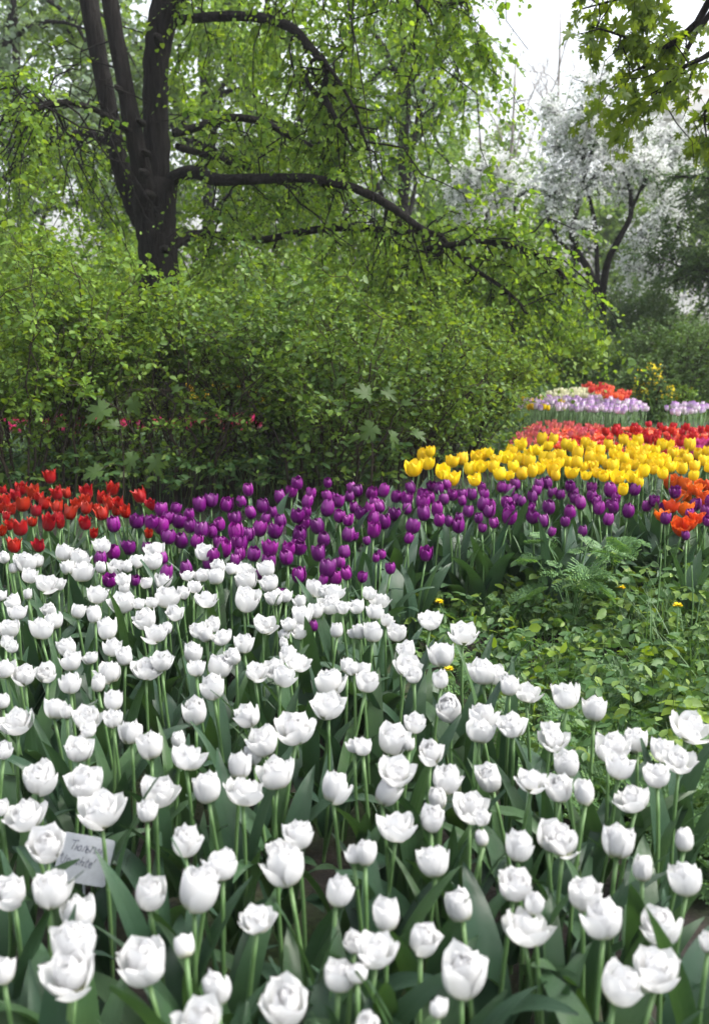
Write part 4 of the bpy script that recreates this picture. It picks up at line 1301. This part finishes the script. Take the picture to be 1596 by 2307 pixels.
# ------------------------------------------------------------------ beds farther off: one small mesh per tulip
def far_meshes(mat, n, L, W, th, h, seed, blunt=2.5, inner=False, nleaf=2):
    res = []
    for v in range(n):
        mb = MB()
        f = MB()
        whorl(f, 3, v * .7, seed + v, .15, L=L, W=W, th=th, ruffle=.05, blunt=blunt, nu=6, nv=5)
        whorl(f, 3, v * .7 + 1.05, seed + v + 50, .15, L=L * .96, W=W, th=th, ruffle=.05, blunt=blunt, nu=6, nv=5, r0=.004)
        if inner:
            whorl(f, 5, v * .4, seed + v + 90, .3, L=L * .8, W=W * .8, th=[t - 10 for t in th], ruffle=.08, blunt=blunt, nu=5, nv=4, r0=.003)
        V = np.concatenate(f.V) + A((0, 0, h))
        mb.add(V, np.concatenate(f.Q), None, np.concatenate(f.UV), 0)
        tube(mb, A([(0, 0, 0), (.006, .004, h * .5), (0, 0, h + .004)]), [.0042, .0038, .0032], 5, 1)
        for i in range(nleaf):
            V, Q, uv = blade(.26 * h / .4, .042, 9 + 6 * i, 40, 20, seed + i + v, 7, 3)
            mb.add(rotz(V, v * 1.3 + i * 6.28 / nleaf), Q, None, uv, 2)
        res.append(mb.mesh('far_tulip', [M[mat], M['stem'], M['tleaf']]))
    return res


def inside(poly, x, y):
    c = False
    for i in range(len(poly)):
        (x1, y1), (x2, y2) = poly[i], poly[i - 1]
        if (y1 > y) != (y2 > y) and x < (x2 - x1) * (y - y1) / (y2 - y1) + x1:
            c = not c
    return c


def scatter(poly, n, mind, r, yk=1.0):
    pts, tries = [], 0
    xs, ys = [p[0] for p in poly], [p[1] for p in poly]
    while len(pts) < n and tries < 60000:
        tries += 1
        x, y = r.uniform(min(xs), max(xs)), r.uniform(min(ys), max(ys))
        if inside(poly, x, y) and all((x - a) ** 2 + ((y - b) * yk) ** 2 > mind ** 2 for a, b in pts):
            pts.append((x, y))
    return pts


def bed(name, label, group, pts, meshes, h, r, s0=.85, s1=1.15, top=.03):
    for px, py in pts:
        zc = h * r.uniform(.9, 1.1)
        p, t = on_z(px, py, zc)
        k = zc / (h + top)
        s = r.uniform(s0, s1)
        o = put(name, r.choice(meshes), None, (p[0], p[1], 0), (r.normal() * .06, r.normal() * .06, r.uniform(0, 6.28)), (s, s, k))
        tag(o, label, 'tulip', group)


def zp(lst, ox, oy):
    return [((ox + x / Z) * QS, (oy + y / Z) * QS) for x, y in lst]


r = R(21)
crim = far_meshes('crimson', 4, .070, .050, [86, 30, 2, -8, -14], .44, 1100)
scar = far_meshes('scarlet', 5, .062, .052, [92, 62, 42, 30, 34], .33, 1120, inner=True)
coral = far_meshes('coral', 4, .060, .034, [84, 26, 6, 4, 24], .36, 1140, 1.4)
pinkm = far_meshes('pink', 4, .070, .056, [90, 46, 22, 14, 18], .40, 1160, inner=True)
lil = far_meshes('lilac', 4, .062, .046, [86, 30, 2, -8, -16], .42, 1180)
vio = far_meshes('violetwhite', 4, .062, .046, [86, 30, 2, -8, -16], .42, 1200)
crm = far_meshes('cream', 3, .062, .052, [88, 40, 10, 0, 0], .42, 1220)
far_red = far_meshes('scarlet', 3, .070, .050, [86, 34, 6, 0, 4], .46, 1240)
mag = far_meshes('magenta', 4, .066, .046, [86, 30, 4, -6, -10], .40, 1260)
yel = far_meshes('yellow', 3, .066, .052, [88, 36, 6, -4, -8], .42, 1280)
wht = far_meshes('white', 3, .066, .056, [88, 42, 10, 0, 0], .40, 1300)

pts = zp(scatter([(850, 400), (1000, 378), (1180, 380), (1596, 385), (1640, 400), (1640, 490), (1440, 520), (1300, 500), (880, 470), (840, 430)], 230, 13, r, 1.5), 1036, 1000)
bed('scarlet_tulip', 'open scarlet tulip in the dense carpet between the yellow and the crimson tulips', 'scarlet tulip carpet beyond the yellow tulips', pts, scar, .34, r)
cr = [(1145, 370), (1165, 362), (1185, 352), (1200, 378), (1230, 378), (1258, 345), (1270, 388), (1305, 358), (1330, 375), (1350, 345), (1372, 350), (1380, 385), (1420, 348), (1440, 367), (1475, 360), (1510, 377), (1520, 388), (1560, 355), (1585, 360), (1592, 387), (1292, 392), (1400, 398), (1450, 400), (1545, 398), (1345, 400), (1240, 360), (1390, 365), (1495, 350), (1535, 372), (1460, 382), (1355, 378), (1315, 395), (1430, 410), (1480, 405), (1575, 410), (1610, 370), (1500, 420), (1225, 392), (1180, 385), (1365, 415)]
bed('crimson_tulip', 'deep crimson tulip of the row behind the scarlet carpet', 'crimson tulips behind the scarlet carpet', zp(cr, 1036, 1000), crim, .50, r)
pts = zp(scatter([(690, 440), (760, 395), (840, 345), (960, 355), (1110, 372), (1080, 400), (860, 410), (830, 450), (720, 455)], 75, 14, r), 1036, 1000)
bed('coral_tulip', 'small coral pink tulip at the left end of the scarlet carpet', 'coral tulips at the end of the scarlet carpet', pts, coral, .38, r)
pts = zp(scatter([(1500, 480), (1535, 435), (1640, 425), (1640, 500), (1520, 505), (1440, 500), (1445, 478)], 26, 17, r), 1036, 1000)
bed('pink_tulip', 'double bright pink tulip behind the yellow tulips at the right edge', 'pink tulips at the right edge', pts, pinkm, .42, r)
lp = scatter([(760, 258), (850, 240), (1150, 240), (1310, 268), (1312, 292), (1180, 302), (900, 286), (765, 282)], 270, 8, r) + scatter([(1430, 270), (1560, 265), (1580, 305), (1440, 312)], 40, 9, r)
pts = zp(lp, 1036, 1000)
bed('lilac_tulip', 'lilac and white tulip in the far bed behind the green leaves', 'lilac and white tulips in the far bed', [p for i, p in enumerate(pts) if i % 2], lil, .44, r)
bed('pale_tulip', 'whitish violet flushed tulip in the far bed behind the green leaves', 'pale violet flushed tulips in the far bed', [p for i, p in enumerate(pts) if i % 2 == 0], vio, .44, r)
pts = zp(scatter([(860, 235), (900, 212), (1050, 203), (1120, 215), (1090, 240)], 62, 9, r), 1036, 1000)
bed('cream_tulip', 'cream tulip behind the far lilac and white tulips', 'cream tulips of the farthest bed', pts, crm, .44, r)
pts = zp(scatter([(1035, 195), (1080, 182), (1160, 200), (1235, 222), (1220, 245), (1120, 235)], 46, 11, r), 1036, 1000)
bed('red_tulip', 'bright red tulip of the farthest bed, beside the cream ones', 'red tulips of the farthest bed', pts, far_red, .48, r)
pts = zp(scatter([(755, 270), (790, 262), (960, 275), (940, 305), (800, 320)], 15, 18, r), 1036, 1000)
bed('small_yellow_tulip', 'yellow tulip scattered in front of the far lilac tulips', 'yellow tulips before the lilac ones', pts, yel, .40, r, .62, .85)
# glimpsed through the canes of the tall shrubs
pts = zp(scatter([(200, 700), (250, 670), (300, 700), (320, 770), (220, 770)], 20, 18, r) + scatter([(860, 700), (900, 670), (1000, 660), (1120, 670), (1170, 720), (1100, 740), (940, 760)], 52, 15, r) +
         scatter([(340, 690), (500, 690), (860, 690), (850, 740), (350, 720)], 34, 22, r) + scatter([(0, 690), (120, 690), (120, 740), (0, 740)], 10, 22, r), 0, 800)
bed('magenta_tulip', 'magenta and white tulip glimpsed through the canes of the tall shrubs', 'magenta tulips behind the shrubs', pts, mag, .33, r, 1.0, 1.3)
pts = zp(scatter([(720, 520), (760, 495), (1180, 500), (1170, 560), (780, 555)], 105, 14, r), 0, 800)
bed('glimpsed_yellow_tulip', 'yellow tulip seen through the tall shrubs behind the purple bed', 'yellow tulips behind the shrubs', pts, yel, .44, r, 1.0, 1.35)
pts = zp(scatter([(160, 520), (260, 495), (400, 520), (380, 570), (200, 560)], 34, 16, r) + scatter([(1420, 640), (1560, 640), (1560, 690), (1440, 690)], 26, 16, r), 0, 800)
bed('glimpsed_white_tulip', 'white tulip seen through the tall shrubs behind the purple bed', 'white tulips behind the shrubs', pts, wht, .36, r, 1.0, 1.35)


# ------------------------------------------------------------------ weeds, undergrowth, grass
def to_px(p):
    d = p - C0
    t = d @ FW
    return 798 + d[..., 0] / t * FPX, 1153 - (d @ UP) / t * FPX


def sample_ground(poly, n, r, zc=.0):
    w = A([on_z(x, y, zc)[0][:2] for x, y in poly])
    lo, hi = w.min(0), w.max(0)
    out = []
    wl = [tuple(q) for q in w]
    while len(out) < n:
        x, y = r.uniform(lo[0], hi[0]), r.uniform(lo[1], hi[1])
        if inside(wl, x, y):
            out.append((x, y, 0))
    return A(out)


def blades(mb, P, L, W, r, mi=0, spread=.5, seg=4, bend=.5):
    """thin grass blades"""
    n = len(P)
    az = r.uniform(0, 2 * math.pi, n)
    out = np.stack([np.cos(az), np.sin(az), np.zeros(n)], -1)
    sd = np.stack([-np.sin(az), np.cos(az), np.zeros(n)], -1)
    ln = L * r.uniform(.5, 1.2, n)
    le = spread * r.uniform(0, 1, n)
    be = bend * r.uniform(0, 1, n)
    rows = []
    for k in range(seg + 1):
        u = k / seg
        c = P + out * (ln * (le * u + be * u * u))[:, None] + A((0, 0, 1.0)) * (ln * (u - .45 * be * u * u))[:, None]
        w = W * (1 - u ** 2) * .5 + .0004
        rows += [c + sd * w, c - sd * w]
    V = np.stack(rows, 1)
    f = A([(2 * k, 2 * k + 1, 2 * k + 3, 2 * k + 2) for k in range(seg)])
    mb.add(V, f[None] + (np.arange(n) * (2 * seg + 2))[:, None, None], None, None, mi)


def elder(mb, P, h, leafL, r, mi=0, smi=0):
    """stalks carrying three groups of three leaflets"""
    n = len(P)
    hh = h * r.uniform(.45, 1.15, n)
    az = r.uniform(0, 6.28, n)
    ln = r.uniform(0, .45, n)
    top = P + np.stack([np.cos(az) * ln * hh, np.sin(az) * ln * hh, hh], -1)
    for i in range(n):
        m = (P[i] + top[i]) / 2 + A((0, 0, .12 * hh[i]))
        tube(mb, A([P[i], m, top[i]]), [.0022, .0018, .0014], 3, smi, cap=False)
    q, d0 = [], []
    for g in range(3):
        a = az + (g - 1) * 1.5 + r.normal(size=n) * .2
        dr = np.stack([np.cos(a), np.sin(a), r.uniform(-.25, .25, n)], -1)
        b = top + dr * (leafL * .8)
        for k in (-1, 0, 1):
            a2 = a + k * 1.05
            q.append(b)
            d0.append(np.stack([np.cos(a2), np.sin(a2), -.25 + r.normal(size=n) * .2], -1))
    q, d0 = np.concatenate(q), np.concatenate(d0)
    nn = A((0, 0, 1.0)) + r.normal(size=q.shape) * .65
    leaves(mb, q, d0, nn, leafL * r.uniform(.5, 1.35, len(q)), .64, TOOTH, mi)


def frond(mb, base, d, L, r, mi=0, width=.42, npin=11, arch=.5, roll=.35):
    """a twice divided ferny leaf"""
    d = nrm(A(d, float))
    s = np.linspace(0, 1, 10)
    pts = base + d * (L * s)[:, None]
    pts[:, 2] -= arch * L * s ** 2 * .5
    tube(mb, pts, np.linspace(.0022, .0006, 10), 3, mi, cap=False)
    side = nrm(np.cross(d, A((0, 0, 1.0)) + roll * r.normal(size=3)))
    nup = np.cross(side, d)
    P, D = [], []
    for k in range(npin):
        u = .18 + .80 * k / npin
        c = A([np.interp(u, s, pts[:, q]) for q in range(3)])
        tn = d - A((0, 0, arch * u))
        pl = L * width * (1 - u) ** .8 * (.55 + .45 * min(1, u / .3)) + .008
        for sg in (-1, 1):
            pd = nrm(tn * .45 + side * sg + A((0, 0, -.12 + .1 * r.normal())))
            m = max(3, int(pl / .0085))
            for q in range(m):
                v = (q + .6) / m
                c2 = c + pd * pl * v
                s2 = nrm(np.cross(pd, nup))
                for g2 in (-1, 1):
                    P.append(c2)
                    D.append(pd * .5 + s2 * g2)
            P.append(c + pd * pl)
            D.append(pd)
    P, D = A(P), A(D)
    leaves(mb, P, D, nup + r.normal(size=P.shape) * .25, (.012 + .018 * L) * r.uniform(.7, 1.1, len(P)), .8, BIT, mi)


g = np.random.default_rng(400)
rng = np.random.default_rng(401)
PATCH = [(840, 1440), (930, 1385), (1100, 1345), (1596, 1310), (2100, 1310), (2300, 2080), (1596, 2010), (1380, 1860), (1200, 1740), (1060, 1600), (960, 1520)]
wm = MB()
P = sample_ground(PATCH, 4600, g)
leaves(wm, P + np.stack([0 * P[:, 0], 0 * P[:, 0], g.uniform(.008, .065, len(P))], -1), rdir(len(P), 0, g) * A((1, 1, .35)), A((0, 0, 1.0)) + g.normal(size=P.shape) * .55, g.uniform(.008, .022, len(P)), .8, LEAF, 0)
elder(wm, sample_ground(PATCH, 620, g), .15, .042, g, 0, 0)
BACK = [(1180, 1420), (1330, 1345), (1760, 1310), (1760, 1500), (1400, 1500)]
elder(wm, sample_ground(BACK, 130, g), .24, .052, g, 0, 0)
elder(wm, sample_ground([(1330, 1560), (1760, 1480), (1800, 1900), (1450, 1820)], 110, g), .20, .046, g, 0, 0)
blades(wm, sample_ground(PATCH, 1300, g), .17, .0050, g, 1)
blades(wm, sample_ground([(1400, 1420), (1760, 1380), (1760, 1700), (1480, 1650)], 420, g), .30, .006, g, 1)
for p in sample_ground([(1150, 1760), (1300, 1640), (1596, 1620), (1800, 1700), (1800, 2080), (1596, 2010), (1380, 1880)], 200, g):
    a = g.uniform(0, 6.28)
    frond(wm, p + A((0, 0, .01)), (math.cos(a), math.sin(a), g.uniform(.5, 1.3)), g.uniform(.12, .24), g, 2)
for p in sample_ground(PATCH, 430, g):
    a = g.uniform(0, 6.28)
    frond(wm, p + A((0, 0, .01)), (math.cos(a), math.sin(a), g.uniform(.4, 1.2)), g.uniform(.11, .24), g, 2)
P = sample_ground(PATCH, 130, g)
P[:, 2] = g.uniform(.06, .2, len(P))
leaves(wm, P, rdir(len(P), .1, g), A((0, 0, 1.0)) + g.normal(size=P.shape) * .4, g.uniform(.03, .06, len(P)), .8, LEAF, 3)
# upright leafy shoots with paler tips
P = sample_ground(PATCH, 320, g)
n = len(P)
d = np.stack([g.normal(size=n) * .3, g.normal(size=n) * .3, np.ones(n)], -1)
twigs(wm, wm, P, d, g.uniform(.08, .26, n), 10, .046, .50, .05, TOOTH, .0022, .5, 0, 0, .05)
P = sample_ground(PATCH, 45, g)
n = len(P)
d = np.stack([g.normal(size=n) * .25, g.normal(size=n) * .25, np.ones(n)], -1)
twigs(wm, wm, P, d, g.uniform(.12, .26, n), 8, .050, .6, .05, TOOTH, .0022, .5, 3, 3, .05)
tag(wm.obj('weeds', [M['weed'], M['grass'], M['fern'], M['weedbright']]), 'patch of mixed low green weeds between the white and the purple tulips', 'weeds', kind='stuff')

um = MB()
UND = [(-120, 1180), (-60, 1120), (1180, 1060), (1230, 1000), (1180, 960), (-150, 960)]
P = sample_ground(UND, 2600, g)
P[:, 2] = g.uniform(.01, .12, len(P))
leaves(um, P, rdir(len(P), .1, g), A((0, 0, 1.0)) + g.normal(size=P.shape) * .4, g.uniform(.03, .07, len(P)), .9, HEART, 0)
elder(um, sample_ground(UND, 260, g), .24, .055, g, 0, 0)
elder(um, sample_ground([(-120, 1180), (-60, 1120), (900, 1090), (900, 1150)], 240, g), .38, .060, g, 0, 0)
tag(um.obj('undergrowth', [M['weed']]), 'shady leafy undergrowth at the foot of the tall shrubs', 'undergrowth', kind='stuff')

gm = MB()
LAWN = [(-500, 1010), (1750, 1000), (2100, 1250), (2500, 1250), (2100, 900), (1850, 800), (-300, 800)]
blades(gm, sample_ground(LAWN, 9000, g), .22, .014, g, 0, .5, 3)
blades(gm, sample_ground([(830, 985), (1130, 985), (1260, 960), (1596, 940), (1596, 900), (1200, 905), (820, 935)], 2600, g), .40, .013, g, 0, .35, 3)
tag(gm.obj('grass', M['grass']), 'long green grass and bulb leaves around the far beds', 'grass', kind='stuff')

# cow parsley, dandelions and other single plants of the weed patch -------------------------
def cow_parsley(px, py, h, label, seed, n=9):
    r = np.random.default_rng(seed)
    p, t = on_z(px, py, 0)
    root = empty('cow_parsley', tuple(p), label, 'plant', 'ferny plants in the weed patch')
    for i in range(n):
        a = i * 2.4 + r.uniform(-.4, .4)
        o = A((math.cos(a), math.sin(a), 0))
        hh = h * r.uniform(.35, .95)
        top = o * h * r.uniform(.10, .42) + A((0, 0, hh))
        f = MB()
        tube(f, spline([A((0, 0, 0)), top * A((.35, .35, .6)), top], 7), np.linspace(.0032, .0018, 7), 4, 0, cap=False)
        for k in (-1, 0, 1):
            d = A((math.cos(a + k * 1.1), math.sin(a + k * 1.1), r.uniform(.1, 1.0)))
            frond(f, top - A((0, 0, .02 * abs(k))), d, h * r.uniform(.22, .36), r, 0, .46, 8, 1.1, .6)
        f.obj('frond', M['fern'], root)


cow_parsley(1285, 1430, .47, 'tall ferny cow parsley standing before the purple tulip leaves', 410, 12)
cow_parsley(1150, 1420, .20, 'small ferny plant at the foot of the purple tulips, left of the tall one', 411, 6)
cow_parsley(1500, 1960, .30, 'ferny plant among the rightmost white tulips', 412, 9)


def dandelion(px, py, h, label, seed, kind='open'):
    """px, py: the flower head"""
    r = np.random.default_rng(seed)
    p, t = on_z(px, py, h)
    b = A((p[0] + r.uniform(-.04, .04), p[1] + r.uniform(-.04, .04), 0))
    root = empty('dandelion', tuple(b), label, 'dandelion', 'dandelions in the weed patch')
    top = p - b
    m = MB()
    st = spline([A((0, 0, 0)), top * .5 + A((.012, 0, .02)), top], 10)
    tube(m, st, np.linspace(.0030, .0024, 10), 6)
    m.obj('stalk', M['stem'], root)
    f = MB()
    n = 60 if kind == 'open' else 16
    a = r.uniform(0, 6.28, n)
    if kind == 'open':
        e = r.uniform(.05, 1.0, n)
        D = np.stack([np.cos(a), np.sin(a), e], -1)
        leaves(f, np.tile(top, (n, 1)), D, np.stack([-np.cos(a) * e, -np.sin(a) * e, np.ones(n)], -1), .020 * r.uniform(.8, 1.1, n), .24, LEAF)
        f.obj('flower', M['dandelion'], root)
    else:
        D = np.stack([np.cos(a) * .35, np.sin(a) * .35, np.ones(n)], -1)
        leaves(f, np.tile(top - A((0, 0, .004)), (n, 1)), D, np.stack([np.cos(a), np.sin(a), 0 * a], -1), .018, .35, LEAF)
        f.obj('closed_head', M['fern'], root)
    for i in range(4):
        q = MB()
        a_ = i * 1.57 + r.uniform(-.4, .4)
        leaves(q, [A((0, 0, .01))], [A((math.cos(a_), math.sin(a_), .6))], [A((-.5 * math.cos(a_), -.5 * math.sin(a_), 1))], r.uniform(.10, .16), .28, LEAF)
        q.obj('leaf', M['weed'], root)


dandelion(988, 1356, .20, 'open yellow dandelion at the foot of the purple tulips, leftmost of the dandelions', 420)
dandelion(1525, 1365, .30, 'open yellow dandelion on a long stalk at the right of the weed patch', 421)
dandelion(1398, 1324, .22, 'half hidden yellow dandelion under the purple tulip leaves', 422)
dandelion(1180, 1442, .10, 'low yellow dandelion in the middle of the weed patch', 423)
dandelion(1010, 1508, .12, 'small yellow dandelion close behind the white tulips', 424)
dandelion(1488, 1245, .46, 'closed dandelion head on the tallest bare stalk', 425, 'closed')
dandelion(1556, 1272, .40, 'closed dandelion head on a bent bare stalk right of the tallest one', 426, 'closed')


def bright_plant():
    p, t = on_z(1530, 1700, 0)
    h = .17
    root = empty('young_plant', tuple(p), 'young plant with five drooping yellow green leaves above the rightmost white tulips', 'plant')
    m = MB()
    tube(m, A([(0, 0, 0), (.004, 0, h * .5), (0, 0, h)]), [.003, .0025, .002], 5)
    m.obj('stem', M['weedbright'], root)
    for i in range(6):
        a = i * 1.05 + .2
        q = MB()
        leaves(q, [A((0, 0, h))], [A((math.cos(a), math.sin(a), -.15 - .1 * (i % 2)))], [A((.3 * math.cos(a), .3 * math.sin(a), 1))], .085 + .01 * (i % 3), .62, LEAF)
        q.obj('leaf', M['weedbright'], root)


bright_plant()


def yellow_bush():
    def flowers(root, P, D, r):
        m = MB()
        k = [i for i in range(len(P)) if P[i, 2] > .25 and math.sin(P[i, 0] * 16 + 1) * math.sin(P[i, 2] * 15) * math.sin(P[i, 1] * 13 + 2) > -.02]
        q = np.repeat(P[k][::3], 7, 0) + r.normal(size=(len(k[::3]) * 7, 3)) * .03
        leaves(m, q, rdir(len(q), .4, r), rdir(len(q), .5, r), .034, 1.1, BIT)
        m.obj('blossom', M['bushyellow'], root)
    p, t = on_z((1036 + 1368 / Z) * QS, (1000 + 335 / Z) * QS, 0)
    dome_bush('flowering_bush', 'small dark leaved bush with yellow flower clusters between the crimson and lilac tulips', 'bush', (1036 + 1368 / Z) * QS, float(p[1]) - .2, .24, .60, 'hedge', 431, 520, .04, .12, extra=flowers)
    dome_bush('flowering_bush', 'low yellow flowering bush right of the taller one', 'bush', (1036 + 1500 / Z) * QS, float(p[1]) - .1, .26, .34, 'shrub', 432, 420, .04, .12, extra=flowers)


yellow_bush()


# ------------------------------------------------------------------ the hand-written plant label
def plant_label():
    zc = .31
    p, t = on_z(190, 1936, zc)
    root = empty('plant_label', (p[0], p[1], 0), 'white plastic plant label with handwriting, leaning among the front white tulips', 'sign')
    W, H, T = .112, .100, .0016
    rot = Euler((math.radians(72), math.radians(14), math.radians(4)), 'XYZ')
    n = 24
    rc = .008
    out = []
    for cx, cy, a0 in ((W / 2 - rc, H / 2 - rc, 0), (-W / 2 + rc, H / 2 - rc, 90), (-W / 2 + rc, -H / 2 + rc, 180), (W / 2 - rc, -H / 2 + rc, 270)):
        for k in range(6):
            a = math.radians(a0 + k * 18)
            out.append((cx + rc * math.cos(a), cy + rc * math.sin(a)))
    V = [(x, y, z) for z in (0, -T) for x, y in out] + [(0, 0, 0), (0, 0, -T)]
    N = len(out)
    Qs = [(i, N + i, N + (i + 1) % N, (i + 1) % N) for i in range(N)]
    Ts = [(2 * N, i, (i + 1) % N) for i in range(N)] + [(2 * N + 1, N + (i + 1) % N, N + i) for i in range(N)]
    board = MB().add(V, Qs, Ts).obj('label_board', M['sign'], root, (0, 0, zc), smooth=False)
    board.rotation_euler = rot
    # handwriting: pen strokes, unit = letter height, laid flat on the board
    G = {
        'T': ([[(0, 1.0), (.75, 1.08)], [(.4, 1.04), (.28, 0)]], .62),
        'yu': ([[(.1, .62), (0, 0)], [(.05, .3), (.28, .32)], [(.45, .6), (.28, .35), (.32, .05), (.5, 0), (.62, .25), (.58, .52), (.45, .6)]], .74),
        'l': ([[(0, .02), (.14, .1), (.26, .6), (.46, .6), (.40, 0)]], .52),
        'soft': ([[(.08, .62), (0, 0), (.25, .02), (.33, .2), (.22, .33), (.05, .32)]], .46),
        'p_': ([[(0, 0), (.10, .62), (.48, .64), (.40, 0)]], .56),
        'a': ([[(0, 0), (.28, .66), (.42, 0)], [(.1, .24), (.36, .26)]], .54),
        'n': ([[(.07, .64), (0, 0)], [(.45, .66), (.38, 0)], [(.04, .33), (.42, .35)]], .56),
        'U': ([[(0, 1), (-.02, .3), (.14, 0), (.36, .12), (.46, 1)]], .62),
        'p': ([[(.12, .6), (-.06, -.42)], [(.10, .5), (.3, .64), (.42, .45), (.32, .1), (.06, .06)]], .56),
        'w': ([[(0, .6), (.08, 0), (.28, .45), (.40, 0), (.62, .62)]], .74),
        'h': ([[(.14, 1.1), (0, 0)], [(.04, .32), (.2, .56), (.34, .5), (.3, 0)]], .46),
        'i': ([[(.06, .58), (0, 0)], [(.11, .82), (.12, .88)]], .22),
        't': ([[(.18, 1.0), (.06, .1), (.16, 0), (.28, .08)], [(-.04, .62), (.34, .68)]], .40),
        'e': ([[(.02, .3), (.34, .36), (.28, .6), (.1, .58), (.02, .3), (.08, .05), (.26, 0), (.38, .12)]], .48),
        'q': ([[(.18, 1.15), (.02, .72)]], .25),
        ' ': ([], .35),
    }
    ink = MB()

    def write(seq, x, y, h, slope=0.0):
        for ch in seq:
            st, adv = G[ch]
            for s in st:
                pts = A([(x + (q[0] + .16 * q[1]) * h, y + q[1] * h + (x * slope), .0006) for q in s])
                if len(pts) > 2:
                    pts = spline(pts, len(pts) * 4)
                tube(ink, pts, .00062, 5)
            x += adv * h
    write(['T', 'yu', 'l', 'soft', 'p_', 'a', 'n'], -.036, .016, .019, -.03)
    write(['q', 'U', 'p', ' ', 'w', 'h', 'i', 't', 'e', 'q'], -.052, -.014, .0175, -.02)
    ink.obj('handwriting', M['ink'], board)
    s = MB()
    tube(s, A([(-.012, .012, 0), (-.010, .010, zc * .5), (-.004, .004, zc - .01)]), [.003, .003, .003], 6)
    s.obj('stake', M['sign'], root)


plant_label()


# ------------------------------------------------------------------ thin spring haze in the air
hm, ht, hout = newmat('thin_haze')
pv = ht.nodes.new('ShaderNodeVolumePrincipled')
pv.inputs['Color'].default_value = (.92, .95, .97, 1)
pv.inputs['Density'].default_value = .0011
ht.links.new(pv.outputs[0], hout.inputs['Volume'])
hb = MB()
hb.add([(x, y, z) for z in (-1.2, 16) for y in (-12, 95) for x in (-60, 60)], [(0, 2, 3, 1), (4, 5, 7, 6), (0, 1, 5, 4), (2, 6, 7, 3), (0, 4, 6, 2), (1, 3, 7, 5)])
tag(hb.obj('haze', hm, smooth=False), 'thin pale haze in the garden air', 'haze', kind='stuff')
